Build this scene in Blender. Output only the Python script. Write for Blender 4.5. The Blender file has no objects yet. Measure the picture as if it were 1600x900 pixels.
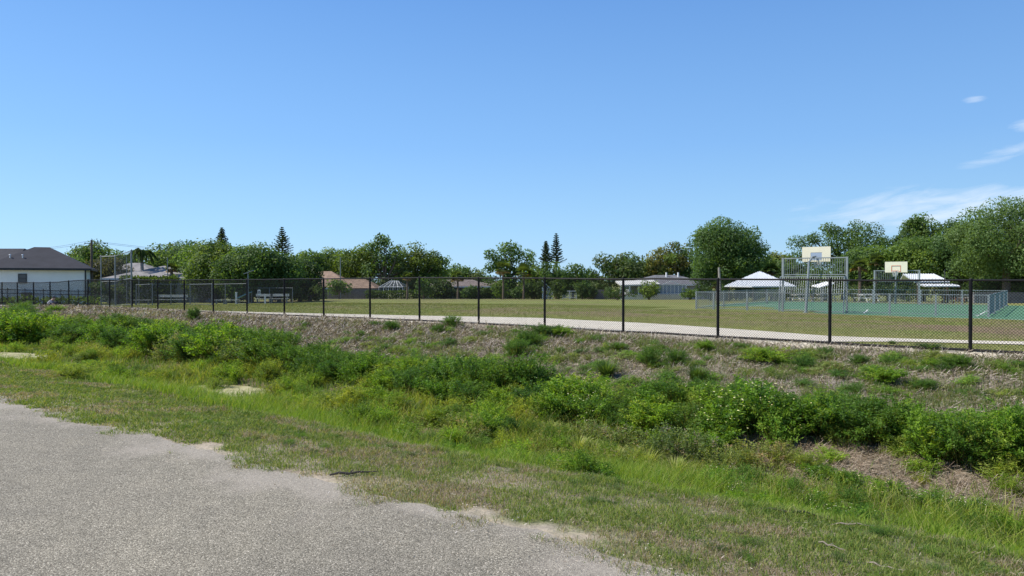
import bpy, math, random
import numpy as np
from math import radians as R, sin, cos, pi, sqrt

# ------------------------------------------------------------------ camera, sky, sun
SC = bpy.context.scene
COL = SC.collection
F = 1120.0; CX = 800.0; HY = 437.0; EYE = 1.85
cam_d = bpy.data.cameras.new('camera'); cam = bpy.data.objects.new('camera', cam_d); COL.objects.link(cam)
cam_d.sensor_width = 36; cam_d.lens = F / 1600 * 36; cam_d.clip_start = 0.05; cam_d.clip_end = 4000
cam.location = (0, 0, EYE); cam.rotation_euler = (R(90) - math.atan(13 / F), 0, 0)
SC.camera = cam

SUN_AZ = math.atan2(-1.0, -0.04); SUN_EL = R(52)
W = bpy.data.worlds.new('World'); SC.world = W; W.use_nodes = True
nt = W.node_tree; nt.nodes.clear()
def N(t, tree=None): return (tree or nt).nodes.new(t)
def L(a, b, tree=None): (tree or nt).links.new(a, b)
def MATH(op, a, b=None, c=None, tree=None, clamp=False):
    n = N('ShaderNodeMath', tree); n.operation = op; n.use_clamp = clamp
    for i, x in enumerate((a, b, c)):
        if x is None: continue
        if isinstance(x, (int, float)): n.inputs[i].default_value = x
        else: L(x, n.inputs[i], tree)
    return n.outputs[0]
out = N('ShaderNodeOutputWorld'); bg = N('ShaderNodeBackground'); L(bg.outputs[0], out.inputs[0])
sky = N('ShaderNodeTexSky'); sky.sky_type = 'NISHITA'; sky.sun_disc = False
sky.sun_elevation = SUN_EL; sky.sun_rotation = SUN_AZ
sky.air_density = 1.0; sky.dust_density = 0.35; sky.ozone_density = 3.0; sky.altitude = 0
tc = N('ShaderNodeTexCoord'); sep = N('ShaderNodeSeparateXYZ'); L(tc.outputs['Generated'], sep.inputs[0])
hsv = N('ShaderNodeHueSaturation'); hsv.inputs['Saturation'].default_value = 1.08; hsv.inputs['Value'].default_value = 1.0
L(sky.outputs[0], hsv.inputs['Color'])
# thin wispy clouds in the right part of the sky, laid out by direction
ay = MATH('MAXIMUM', sep.outputs[1], 0.02)
ca = MATH('DIVIDE', sep.outputs[0], ay); ce = MATH('DIVIDE', sep.outputs[2], ay)
front = MATH('GREATER_THAN', sep.outputs[1], 0.05)
comb = N('ShaderNodeCombineXYZ'); L(MATH('MULTIPLY', ca, 5.0), comb.inputs[0])
L(MATH('ADD', MATH('MULTIPLY', ce, 24.0), MATH('MULTIPLY', ca, -4.0)), comb.inputs[1])
nz = N('ShaderNodeTexNoise'); nz.inputs['Scale'].default_value = 2.2; nz.inputs['Detail'].default_value = 8; nz.inputs['Roughness'].default_value = 0.62; nz.inputs['Distortion'].default_value = 0.6
L(comb.outputs[0], nz.inputs['Vector'])
def blob(a0, e0, ra, re, tilt=0.0):
    da = MATH('SUBTRACT', ca, a0)
    de = MATH('SUBTRACT', MATH('SUBTRACT', ce, e0), MATH('MULTIPLY', da, tilt))
    x = MATH('POWER', MATH('ABSOLUTE', MATH('DIVIDE', da, ra)), 2.0); y = MATH('POWER', MATH('ABSOLUTE', MATH('DIVIDE', de, re)), 2.0)
    return MATH('SUBTRACT', 1.0, MATH('ADD', x, y), clamp=True)
m1 = blob(0.74, 0.103, 0.40, 0.042, 0.035)
m2 = MATH('MULTIPLY', blob(0.70, 0.180, 0.085, 0.013, 0.28), 0.75)
m3 = MATH('MULTIPLY', blob(0.73, 0.215, 0.05, 0.012, 0.1), 0.8)
m4 = MATH('MULTIPLY', blob(0.643, 0.250, 0.022, 0.006, 0.1), 0.9)
msum = MATH('MAXIMUM', MATH('MAXIMUM', m1, m2), MATH('MAXIMUM', m3, m4))
dens = MATH('MULTIPLY', MATH('SUBTRACT', nz.outputs['Fac'], MATH('SUBTRACT', 0.56, MATH('MULTIPLY', msum, 0.34))), 2.6, clamp=True)
dens = MATH('MULTIPLY', MATH('MULTIPLY', dens, MATH('POWER', msum, 0.5)), front)
dens = MATH('MULTIPLY', dens, 0.72)
# clear subtropical blue: the sky texture blended with a bluer elevation curve, a little paler toward the sun side
rp = N('ShaderNodeValToRGB'); L(MATH('MAXIMUM', sep.outputs[2], 0.0), rp.inputs[0]); el = rp.color_ramp.elements
el.new(.10); el.new(.25); el.new(.45)
for e_, (ps, c_) in zip(el, ((0, (.40, .65, .90)), (.06, (.33, .60, .90)), (.18, (.225, .47, .87)), (.36, (.14, .335, .74)), (1.0, (.05, .15, .45)))): e_.position = ps; e_.color = (*c_, 1)
gain = MATH('ADD', 8.2, MATH('MULTIPLY', sep.outputs[0], -1.3))
vm = N('ShaderNodeVectorMath'); vm.operation = 'SCALE'; L(rp.outputs[0], vm.inputs[0]); L(gain, vm.inputs['Scale'])
smx = N('ShaderNodeMix'); smx.data_type = 'RGBA'; smx.inputs[0].default_value = 0.85; L(hsv.outputs[0], smx.inputs[6]); L(vm.outputs[0], smx.inputs[7])
mx = N('ShaderNodeMix'); mx.data_type = 'RGBA'; L(dens, mx.inputs[0]); L(smx.outputs[2], mx.inputs[6]); mx.inputs[7].default_value = (6.2, 6.9, 7.8, 1)
L(mx.outputs[2], bg.inputs[0]); bg.inputs[1].default_value = 0.10
sd = bpy.data.lights.new('sun', 'SUN'); sun = bpy.data.objects.new('sun', sd); COL.objects.link(sun)
sd.energy = 4.8; sd.angle = R(0.53); sd.color = (1.0, 0.94, 0.84)
from mathutils import Vector, Matrix
sv = Vector((sin(SUN_AZ) * cos(SUN_EL), cos(SUN_AZ) * cos(SUN_EL), sin(SUN_EL)))
sun.rotation_euler = sv.to_track_quat('Z', 'Y').to_euler(); sun.location = (-20, 10, 30)
SC.view_settings.view_transform = 'Standard'; SC.view_settings.look = 'None'; SC.view_settings.gamma = 1; SC.view_settings.exposure = 0.5
SC.view_settings.use_curve_mapping = False
SC.render.engine = 'CYCLES'; SC.cycles.max_bounces = 6; SC.cycles.transparent_max_bounces = 8; SC.cycles.use_denoising = True

# ------------------------------------------------------------------ coordinates
CU, SU = 0.799, 0.601     # fence direction (toward the right and nearer)
def uv2w(u, v): return u * CU + v * SU, -u * SU + v * CU
def w2uv(x, y): return x * CU - y * SU, x * SU + y * CU
_rng = np.random.default_rng(7)
_lat = _rng.random((256, 256))
def vnoise(x, y):
    x = np.asarray(x, float); y = np.asarray(y, float)
    xi = np.floor(x).astype(int); yi = np.floor(y).astype(int); fx = x - xi; fy = y - yi
    fx = fx * fx * (3 - 2 * fx); fy = fy * fy * (3 - 2 * fy)
    a = _lat[xi & 255, yi & 255]; b = _lat[(xi + 1) & 255, yi & 255]; c = _lat[xi & 255, (yi + 1) & 255]; d = _lat[(xi + 1) & 255, (yi + 1) & 255]
    return a + (b - a) * fx + (c - a) * fy + (a - b - c + d) * fx * fy
def fbm(x, y, o=4):
    s = 0; a = 0.5; t = 0
    for i in range(o):
        s = s + a * vnoise(np.asarray(x) * 2 ** i + 17.3 * i, np.asarray(y) * 2 ** i + 5.1 * i); t += a; a *= 0.55
    return s / t
def sstep(a, b, x):
    t = np.clip((np.asarray(x, float) - a) / (b - a), 0, 1); return t * t * (3 - 2 * t)
PV = [-900, 3.5, 4.5, 5.6, 6.5, 7.9, 9.0, 10.8, 12.2, 14, 16.5, 19.3, 20.2, 22, 26, 900]
PZ = [.2, .2, .16, .05, -.27, -.88, -1.02, -1.02, -.86, -.62, -.3, -.02, .03, .03, 0, 0]
def gz(x, y):
    x = np.asarray(x, float); y = np.asarray(y, float)
    u, v = w2uv(x, y)
    z = np.interp(v, PV, PZ)
    top = sstep(15, 20, v)
    z = z + top * (0.09 * np.exp(-((u + 20) / 10) ** 2) - 0.2 * sstep(-50, -60, u)) * (1 - sstep(30, 60, v))
    far = np.clip(y - 52, 0, 110); z = z - far * 0.0205 * sstep(20, 26, v)
    amp = sstep(3.9, 6, v) * (1 - sstep(20, 22, v))
    z = z + amp * ((fbm(u * .8, v * .8, 4) - .5) * .22 + (fbm(u * 4, v * 4, 2) - .5) * .06)
    z = z + sstep(23, 30, v) * (1 - sstep(60, 70, v)) * (fbm(u * .25, v * .25, 3) - .5) * .06
    z = z - 0.02 * sstep(40.5, 42, v) * (1 - sstep(60, 62, v)) * sstep(-21, -19, u)
    return z
def g1(x, y): return float(gz(x, y))
def ray(px, py):
    """point of the ground seen at this place of the photograph"""
    tx = (px - CX) / F; tz = -(py - HY) / F
    ys = np.concatenate([np.arange(2.5, 60, .02), np.arange(60, 160, .1)])
    below = (EYE + tz * ys) < gz(tx * ys, ys)
    i = int(np.argmax(below)) if below.any() else len(ys) - 1
    y = ys[i]; return tx * y, y, g1(tx * y, y)
def at(px, Y, z=None):
    x = (px - CX) / F * Y; return Vector((x, Y, g1(x, Y) if z is None else z))
def zpx(py, Y): return EYE - (py - HY) / F * Y

# ------------------------------------------------------------------ materials
MATS = {}
def newmat(name):
    m = bpy.data.materials.new(name); m.use_nodes = True; t = m.node_tree; t.nodes.clear()
    o = t.nodes.new('ShaderNodeOutputMaterial'); b = t.nodes.new('ShaderNodeBsdfPrincipled'); t.links.new(b.outputs[0], o.inputs[0])
    MATS[name] = m; return m, t, b, o
def noise(t, scale, detail=4, rough=.55, coord='Object'):
    c = t.nodes.new('ShaderNodeTexCoord'); n = t.nodes.new('ShaderNodeTexNoise'); n.inputs['Scale'].default_value = scale
    n.inputs['Detail'].default_value = detail; n.inputs['Roughness'].default_value = rough
    t.links.new(c.outputs[coord], n.inputs['Vector']); return n
def ramp(t, fac, stops):
    r = t.nodes.new('ShaderNodeValToRGB'); t.links.new(fac, r.inputs[0]); e = r.color_ramp.elements
    while len(e) < len(stops): e.new(.5)
    for i, (p, c) in enumerate(stops): e[i].position = p; e[i].color = (*c, 1) if len(c) == 3 else c
    return r.outputs[0]
def mixc(t, fac, a, b, mode='MIX'):
    m = t.nodes.new('ShaderNodeMix'); m.data_type = 'RGBA'; m.blend_type = mode
    for i, x in ((0, fac), (6, a), (7, b)):
        if isinstance(x, (int, float)): m.inputs[i].default_value = x
        elif isinstance(x, tuple): m.inputs[i].default_value = (*x, 1)
        else: t.links.new(x, m.inputs[i])
    return m.outputs[2]
def bump(t, b, h, strength, dist):
    n = t.nodes.new('ShaderNodeBump'); n.inputs['Strength'].default_value = strength; n.inputs['Distance'].default_value = dist
    t.links.new(h, n.inputs['Height']); t.links.new(n.outputs[0], b.inputs['Normal'])
def simple(name, col, rough=.7, metal=0, var=.25, scale=3.0, bmp=0.0, spec=.3):
    m, t, b, o = newmat(name)
    n = noise(t, scale, 5); n2 = noise(t, scale * 11, 3)
    s = t.nodes.new('ShaderNodeMath'); s.operation = 'MULTIPLY_ADD'; s.inputs[1].default_value = .6; s.inputs[2].default_value = 0
    t.links.new(n.outputs[0], s.inputs[0]); s2 = t.nodes.new('ShaderNodeMath'); s2.operation = 'MULTIPLY_ADD'; s2.inputs[1].default_value = .4
    t.links.new(n2.outputs[0], s2.inputs[0]); t.links.new(s.outputs[0], s2.inputs[2])
    lo = tuple(c * (1 - var) for c in col); hi = tuple(min(.9, c * (1 + var)) for c in col)
    t.links.new(ramp(t, s2.outputs[0], [(.3, lo), (.7, hi)]), b.inputs['Base Color'])
    b.inputs['Roughness'].default_value = rough; b.inputs['Metallic'].default_value = metal; b.inputs['Specular IOR Level'].default_value = spec
    if bmp: bump(t, b, n2.outputs[0], bmp, .02)
    return m
def foliage(name, trans=.35, spec=.25, rough=.55, tinted=True):
    m, t, b, o = newmat(name)
    a = t.nodes.new('ShaderNodeAttribute'); a.attribute_name = 'Col'
    oi = t.nodes.new('ShaderNodeObjectInfo'); tint = ramp(t, oi.outputs['Random'], [(0, (.74, .82, .80)), (.35, (.98, 1.0, .92)), (.7, (1.12, 1.10, .9)), (1, (1.32, 1.16, .85))] if tinted else [(0, (1, 1, 1)), (1, (1, 1, 1))])
    cc_ = mixc(t, 1.0, a.outputs['Color'], tint, 'MULTIPLY')
    t.links.new(cc_, b.inputs['Base Color']); b.inputs['Roughness'].default_value = rough; b.inputs['Specular IOR Level'].default_value = spec
    tr = t.nodes.new('ShaderNodeBsdfTranslucent')
    t.links.new(mixc(t, 1.0, cc_, (1.4, 1.35, .5), 'MULTIPLY'), tr.inputs[0])
    mx = t.nodes.new('ShaderNodeMixShader'); mx.inputs[0].default_value = trans
    t.links.new(b.outputs[0], mx.inputs[1]); t.links.new(tr.outputs[0], mx.inputs[2]); t.links.new(mx.outputs[0], o.inputs[0]); return m
foliage('leaf', .5); foliage('blade', .42, tinted=False); foliage('straw', .12, .15, .8, False); foliage('petal', .3)
simple('bark', (.13, .10, .075), .9, var=.4, scale=4, bmp=.5)
simple('pale_bark', (.27, .25, .22), .9, var=.3, scale=4, bmp=.4)
simple('black_paint', (.006, .006, .007), .6, var=.3, scale=6, spec=.2)
simple('galvanised', (.20, .22, .23), .5, .4, var=.2, scale=5)
simple('dull_wire', (.09, .10, .11), .7, var=.2)
simple('blue_steel', (.25, .28, .285), .45, .25, var=.2, scale=4)
simple('cream_board', (.72, .68, .52), .5, var=.06, scale=2)
simple('white_paint', (.74, .74, .72), .55, var=.08, scale=2)
simple('aged_white', (.5, .49, .45), .7, var=.2, scale=2)
simple('stucco_white', (.74, .745, .72), .85, var=.06, scale=1.2, bmp=.15)
simple('stucco_cream', (.55, .52, .45), .85, var=.1, scale=1.2)
simple('stucco_grey', (.30, .32, .34), .85, var=.12, scale=1.2)
simple('dark_trim', (.03, .032, .035), .5, var=.2, scale=3)
simple('rim_orange', (.55, .13, .05), .5, var=.1)
simple('net_white', (.6, .6, .58), .8, var=.1)
simple('wood', (.26, .19, .13), .85, var=.3, scale=3, bmp=.3)
simple('grey_wood', (.20, .18, .17), .9, var=.3, scale=3, bmp=.3)
simple('red_brown', (.27, .10, .06), .7, var=.2)
simple('blue_tarp', (.10, .27, .40), .5, var=.15)
simple('skin', (.45, .28, .2), .6, var=.05)
simple('grey_cloth', (.32, .31, .34), .9, var=.2, scale=9)
simple('dark_cloth', (.03, .03, .04), .9, var=.2, scale=9)
simple('concrete', (.50, .455, .37), .9, var=.16, scale=1.0, bmp=.2)
def glass(name, col):
    m, t, b, o = newmat(name); b.inputs['Base Color'].default_value = (*col, 1); b.inputs['Roughness'].default_value = .12; b.inputs['Specular IOR Level'].default_value = .7; return m
glass('dark_glass', (.03, .04, .05)); glass('clear_board', (.30, .36, .45))
def screen(name, col, alpha):
    m, t, b, o = newmat(name); b.inputs['Base Color'].default_value = (*col, 1); b.inputs['Roughness'].default_value = .8
    tr = t.nodes.new('ShaderNodeBsdfTransparent'); mx = t.nodes.new('ShaderNodeMixShader'); mx.inputs[0].default_value = alpha
    t.links.new(tr.outputs[0], mx.inputs[1]); t.links.new(b.outputs[0], mx.inputs[2]); t.links.new(mx.outputs[0], o.inputs[0])
screen('insect_screen', (.12, .14, .16), .35)
def roofmat(name, col, step=3.2, var=.25):
    m, t, b, o = newmat(name)
    n = noise(t, 1.2, 5); n2 = noise(t, 14, 3)
    c = ramp(t, n.outputs[0], [(.3, tuple(x * (1 - var) for x in col)), (.7, tuple(x * (1 + var) for x in col))])
    w = t.nodes.new('ShaderNodeTexWave'); w.wave_type = 'BANDS'; w.bands_direction = 'Z'; w.inputs['Scale'].default_value = step; w.inputs['Distortion'].default_value = .6
    tcn = t.nodes.new('ShaderNodeTexCoord'); t.links.new(tcn.outputs['Object'], w.inputs[0])
    c = mixc(t, .35, c, ramp(t, w.outputs[0], [(.0, (.55, .55, .55)), (.5, (1, 1, 1))]), 'MULTIPLY')
    c = mixc(t, .5, c, ramp(t, n2.outputs[0], [(.3, (.6, .6, .6)), (.7, (1, 1, 1))]), 'MULTIPLY')
    t.links.new(c, b.inputs['Base Color']); b.inputs['Roughness'].default_value = .85; b.inputs['Specular IOR Level'].default_value = .2
    bump(t, b, w.outputs[0], .4, .03)
roofmat('roof_charcoal', (.040, .041, .050), 3, .15); roofmat('roof_grey', (.24, .23, .225)); roofmat('roof_clay', (.27, .19, .14)); roofmat('roof_brown', (.20, .165, .15)); roofmat('roof_slate', (.15, .15, .16))
simple('roof_metal', (.58, .60, .62), .45, .1, var=.08, scale=2)
# ground: colours painted per vertex (soil, sand, litter, turf) broken up by procedural noise
m, t, b, o = newmat('ground')
a = t.nodes.new('ShaderNodeAttribute'); a.attribute_name = 'Col'
n1 = noise(t, 1.1, 8, .62); n2 = noise(t, 9, 6, .65); n3 = noise(t, 55, 4, .6)
c = mixc(t, .8, a.outputs['Color'], ramp(t, n1.outputs[0], [(.3, (.68, .72, .62)), (.5, (1, 1, 1)), (.72, (1.25, 1.18, 1.12))]), 'MULTIPLY')
c = mixc(t, .8, c, ramp(t, n2.outputs[0], [(.3, (.6, .62, .55)), (.55, (1.05, 1.05, 1.0)), (.75, (1.4, 1.3, 1.2))]), 'MULTIPLY')
c = mixc(t, .7, c, ramp(t, n3.outputs[0], [(.3, (.55, .55, .52)), (.6, (1.1, 1.1, 1.1))]), 'MULTIPLY')
t.links.new(c, b.inputs['Base Color']); b.inputs['Roughness'].default_value = .95; b.inputs['Specular IOR Level'].default_value = .1
bump(t, b, n2.outputs[0], .6, .05)
# chip-seal road
m, t, b, o = newmat('chip_seal')
tcn = t.nodes.new('ShaderNodeTexCoord')
vo = t.nodes.new('ShaderNodeTexVoronoi'); vo.inputs['Scale'].default_value = 118; t.links.new(tcn.outputs['Object'], vo.inputs[0])
sepc = t.nodes.new('ShaderNodeSeparateColor'); t.links.new(vo.outputs['Color'], sepc.inputs[0])
stone = ramp(t, sepc.outputs[0], [(0, (.165, .153, .118)), (.35, (.262, .244, .193)), (.7, (.345, .322, .258)), (.93, (.42, .392, .318)), (1, (.64, .60, .50))])
stone = mixc(t, 1.0, stone, ramp(t, vo.outputs['Distance'], [(.15, (1, 1, 1)), (.75, (.42, .40, .39))]), 'MULTIPLY')
big = noise(t, .55, 6, .6); mid = noise(t, 4.5, 5, .6)
stone = mixc(t, .8, stone, ramp(t, big.outputs[0], [(.3, (.84, .83, .83)), (.7, (1.14, 1.12, 1.08))]), 'MULTIPLY')
stone = mixc(t, .6, stone, ramp(t, mid.outputs[0], [(.3, (.82, .82, .82)), (.7, (1.12, 1.11, 1.1))]), 'MULTIPLY')
av = t.nodes.new('ShaderNodeAttribute'); av.attribute_name = 'Col'
sandf = t.nodes.new('ShaderNodeSeparateColor'); t.links.new(av.outputs['Color'], sandf.inputs[0])
nf = noise(t, 30, 5, .7)
stone = mixc(t, sandf.outputs[0], stone, ramp(t, nf.outputs[0], [(.3, (.27, .235, .195)), (.7, (.42, .375, .315))]))
t.links.new(stone, b.inputs['Base Color']); b.inputs['Roughness'].default_value = .9; b.inputs['Specular IOR Level'].default_value = .25
bump(t, b, vo.outputs['Distance'], .7, -.006)
# green sport surface
m, t, b, o = newmat('court_green')
n1 = noise(t, .5, 5); n2 = noise(t, 12, 3)
c = ramp(t, n1.outputs[0], [(.3, (.065, .165, .082)), (.7, (.09, .205, .105))])
c = mixc(t, .4, c, ramp(t, n2.outputs[0], [(.3, (.7, .7, .7)), (.7, (1.1, 1.1, 1.1))]), 'MULTIPLY')
t.links.new(c, b.inputs['Base Color']); b.inputs['Roughness'].default_value = .75
# pond scum
m, t, b, o = newmat('algae_scum')
n1 = noise(t, 3, 7, .7); n2 = noise(t, 40, 4)
c = ramp(t, n1.outputs[0], [(.32, (.10, .10, .035)), (.45, (.27, .25, .10)), (.58, (.40, .36, .19)), (.75, (.20, .20, .07))])
c = mixc(t, .5, c, ramp(t, n2.outputs[0], [(.3, (.6, .6, .6)), (.7, (1.15, 1.15, 1.15))]), 'MULTIPLY')
t.links.new(c, b.inputs['Base Color']); b.inputs['Roughness'].default_value = .6; bump(t, b, n2.outputs[0], .5, .02)

# ------------------------------------------------------------------ mesh helpers
def npmesh(name, V, loops, sizes, mat=None, col=None, smooth=False):
    me = bpy.data.meshes.new(name); V = np.ascontiguousarray(V, dtype=np.float32)
    me.vertices.add(len(V)); me.vertices.foreach_set('co', V.ravel())
    loops = np.ascontiguousarray(loops, dtype=np.int32).ravel(); sizes = np.asarray(sizes, dtype=np.int32)
    me.loops.add(len(loops)); me.loops.foreach_set('vertex_index', loops)
    st = np.concatenate([[0], np.cumsum(sizes)[:-1]]).astype(np.int32)
    me.polygons.add(len(sizes)); me.polygons.foreach_set('loop_start', st); me.polygons.foreach_set('loop_total', sizes)
    if smooth: me.polygons.foreach_set('use_smooth', np.ones(len(sizes), dtype=bool))
    me.update(calc_edges=True)
    if col is not None:
        ca_ = me.color_attributes.new('Col', 'FLOAT_COLOR', 'POINT')
        c4 = np.ones((len(V), 4), dtype=np.float32); c4[:, :3] = col; ca_.data.foreach_set('color', c4.ravel())
    if mat: me.materials.append(MATS[mat])
    return me
def link(name, me, parent=None, loc=(0, 0, 0), rz=0, sc=None):
    o = bpy.data.objects.new(name, me); COL.objects.link(o); o.location = loc; o.rotation_euler = (0, 0, rz)
    if sc is not None: o.scale = (sc if hasattr(sc, '__len__') else (sc, sc, sc))
    if parent: o.parent = parent
    return o
def tag(o, label, cat, group=None):
    o['label'] = label; o['category'] = cat
    if group: o['group'] = group
    return o
def empty(name, loc, label, cat, group=None, rz=0):
    o = bpy.data.objects.new(name, None); COL.objects.link(o); o.location = loc; o.rotation_euler = (0, 0, rz); o.empty_display_size = .3
    return tag(o, label, cat, group)
class MB:
    def __init__(s): s.v = []; s.f = []
    def add(s, vs, fs):
        n = len(s.v); s.v += [tuple(x) for x in vs]; s.f += [tuple(i + n for i in f) for f in fs]; return s
    def box(s, c, d, rz=0):
        x, y, z = d[0] / 2, d[1] / 2, d[2] / 2; vs = []
        for i in range(8):
            p = Vector(((x if i & 1 else -x), (y if i & 2 else -y), (z if i & 4 else -z)))
            if rz: p = Vector((p.x * cos(rz) - p.y * sin(rz), p.x * sin(rz) + p.y * cos(rz), p.z))
            vs.append(p + Vector(c))
        return s.add(vs, [(0, 2, 3, 1), (4, 5, 7, 6), (0, 1, 5, 4), (2, 6, 7, 3), (0, 4, 6, 2), (1, 3, 7, 5)])
    def tube(s, p, q, r, r2=None, n=8, cap=True):
        p = Vector(p); q = Vector(q); r2 = r if r2 is None else r2; d = (q - p).normalized()
        a = d.cross(Vector((0, 0, 1))) if abs(d.z) < .95 else d.cross(Vector((1, 0, 0))); a.normalize(); b_ = d.cross(a)
        vs = []
        for k, (c, rr) in enumerate(((p, r), (q, r2))):
            for i in range(n):
                t_ = 2 * pi * i / n; vs.append(c + a * (cos(t_) * rr) + b_ * (sin(t_) * rr))
        fs = [(i, (i + 1) % n, n + (i + 1) % n, n + i) for i in range(n)]
        if cap: fs += [tuple(range(n))[::-1], tuple(range(n, 2 * n))]
        return s.add(vs, fs)
    def path(s, pts, rs, n=7):
        for i in range(len(pts) - 1): s.tube(pts[i], pts[i + 1], rs[i], rs[i + 1], n)
        return s
    def bar(s, p, q, w, h):
        """rectangular bar from p to q, w across, h tall"""
        p = Vector(p); q = Vector(q); d = (q - p).normalized()
        a = d.cross(Vector((0, 0, 1))) if abs(d.z) < .95 else Vector((1, 0, 0)); a.normalize(); b_ = a.cross(d)
        vs = [c + a * (sx * w / 2) + b_ * (sz * h / 2) for c in (p, q) for sx, sz in ((-1, -1), (1, -1), (1, 1), (-1, 1))]
        return s.add(vs, [(0, 1, 2, 3)[::-1], (4, 5, 6, 7), (0, 1, 5, 4), (1, 2, 6, 5), (2, 3, 7, 6), (3, 0, 4, 7)])
    def build(s, name, mat, parent=None, loc=(0, 0, 0), rz=0, smooth=False):
        me = bpy.data.meshes.new(name); me.from_pydata(s.v, [], s.f); me.update()
        me.materials.append(MATS[mat])
        if smooth:
            for p in me.polygons: p.use_smooth = True
        return link(name, me, parent, loc, rz)

# ------------------------------------------------------------------ ground, road, path, court
def mixa(a, b, f): f = np.asarray(f)[..., None]; return a * (1 - f) + b * f
def verge_green(u, v):     # where the verge is grassy, 0..1
    edge = 3.71 + (fbm(u * .8 + 3, 0 * u + 1, 3) - .5) * .75 + (fbm(u * 2.5, v * 3.5, 4) - .5) * 1.1
    return sstep(-.08, .12, v - edge) * (0.5 + .5 * sstep(.33, .48, fbm(u * 1.3 + 9, v * 1.9, 3)))
def field_brown(u, v):
    x, y = uv2w(u, v)
    n = fbm(u * .10 + 4, v * .16 + 2, 4)
    band = np.exp(-((v - 34) / 6.5) ** 2) * sstep(-42, -26, u)
    return np.clip(sstep(.52, .7, n) * .6 + band * .8 * sstep(.34, .6, fbm(u * .3, v * .45, 3)), 0, 1)
def ground_col(u, v):
    u = np.asarray(u, float); v = np.asarray(v, float)
    A = lambda *c: np.array(c, float)[None, :] * np.ones(u.shape + (1,))
    n = fbm(u * .7, v * .7, 4); nf = fbm(u * 3.1 + 8, v * 3.1, 3)
    sand = A(.35, .30, .245); soil = A(.17, .135, .095); litter = A(.19, .155, .12); green = A(.085, .115, .035); lush = A(.07, .125, .025); white = A(.60, .545, .46)
    c = sand
    c = mixa(c, mixa(litter, A(.12, .14, .05), sstep(.35, .6, fbm(u * 1.1, v * 1.6, 3))), verge_green(u, v) * .9 + .1 * sstep(4.2, 5, v))
    c = mixa(c, lush, sstep(5.3, 6.0, v + (n - .5) * 1.2))
    c = mixa(c, soil, sstep(8.2, 9.0, v + (n - .5) * 1.5))
    c = mixa(c, litter * 1.05, sstep(10.4, 11.2, v + (n - .5) * 1.2) * sstep(-9, -6.5, u))
    c = mixa(c, soil, sstep(12.2, 12.8, v))
    lit = mixa(litter * 1.12, A(.26, .23, .205), nf)
    lit = mixa(lit, A(.11, .13, .05), sstep(.46, .62, fbm(u * .55 + 5, v * .7, 4)) * (.35 + .5 * sstep(-13, -7, u)))
    c = mixa(c, lit, sstep(14.0, 15.2, v + (n - .5) * 2))
    sf = sstep(19.4, 20.5, v + (nf - .5) * 1.6) * (.45 + .55 * sstep(.3, .6, fbm(u * .35 + 2, v * .1, 3)))
    c = mixa(c, white, sf)
    c = mixa(c, white * .92, sstep(21.0, 21.4, v) * (1 - sstep(-8, -5, u)))
    turf = mixa(A(.18, .21, .062), A(.215, .22, .078), sstep(.3, .7, fbm(u * .2, v * .2, 3)))
    c = mixa(c, mixa(turf, A(.20, .15, .10), field_brown(u, v)), np.maximum(sstep(22.3, 23.0, v + (nf - .5) * .5), sstep(21.3, 21.8, v) * sstep(-8, -5, u)))
    return c
us = np.unique(np.concatenate([np.linspace(-700, -95, 22), np.arange(-95, -55, 1.0), np.arange(-55, -20, .32), np.arange(-20, 4, .16), np.arange(4, 40, 1.5), np.linspace(40, 700, 22)]))
vs_ = np.unique(np.concatenate([np.linspace(-500, -10, 16), np.linspace(-10, 3.4, 12), np.arange(3.4, 22.6, .15), np.arange(22.6, 64, .5), np.arange(64, 150, 3), np.linspace(150, 1300, 26)]))
UU, VV = np.meshgrid(us, vs_, indexing='ij'); XX, YY = uv2w(UU, VV)
ZZ = gz(XX, YY)
nu, nv = UU.shape; idx = np.arange(nu * nv).reshape(nu, nv)
quads = np.stack([idx[:-1, :-1], idx[1:, :-1], idx[1:, 1:], idx[:-1, 1:]], -1).reshape(-1, 4)
me = npmesh('ground', np.stack([XX, YY, ZZ], -1).reshape(-1, 3), quads, np.full(len(quads), 4), 'ground', ground_col(UU, VV).reshape(-1, 3), smooth=True)
gro = link('ground', me); gro['kind'] = 'structure'

def strip(name, mat, us, va, vb, dz, nw=2, colf=None):
    """a sheet lying on the ground between two lines given in the fence frame"""
    P = []; C = []
    for u, a_, b_ in zip(us, va, vb):
        for k in range(nw):
            v = a_ + (b_ - a_) * k / (nw - 1); x, y = uv2w(u, v); P.append((x, y, g1(x, y) + dz)); C.append((u, v))
    P = np.array(P); C = np.array(C); n = len(us); ix = np.arange(n * nw).reshape(n, nw)
    q = np.stack([ix[:-1, :-1], ix[1:, :-1], ix[1:, 1:], ix[:-1, 1:]], -1).reshape(-1, 4)
    col = None if colf is None else colf(C[:, 0], C[:, 1])
    o = link(name, npmesh(name, P, q, np.full(len(q), 4), mat, col)); o['kind'] = 'structure'; return o
ru = np.arange(-90, 25, .08)
redge = 3.76 + (fbm(ru * .8 + 3, 0 * ru + 1, 3) - .5) * .5 + (fbm(ru * 6, 0 * ru + 9, 2) - .5) * .12
def road_sand(u, v):
    e = 3.76 + (fbm(u * .8 + 3, 0 * u + 1, 3) - .5) * .5
    d = e - v; s = (1 - sstep(.02, .5, d + (fbm(u * 2, v * 4, 4) - .5) * 1.2)) * .5
    return np.stack([s, s, s], -1)
P = []; C = []
offs = np.array([0, .04, .1, .18, .28, .4, .55, .75, 1.0, 1.4, 3, 9])
for u, e in zip(ru, redge):
    for d in offs:
        x, y = uv2w(u, e - d); P.append((x, y, .2 + .006 - max(0, e - d - 3.5) * .04)); C.append((u, e - d))
P = np.array(P); C = np.array(C); P[:, 2] = gz(P[:, 0], P[:, 1]) + .006
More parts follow.
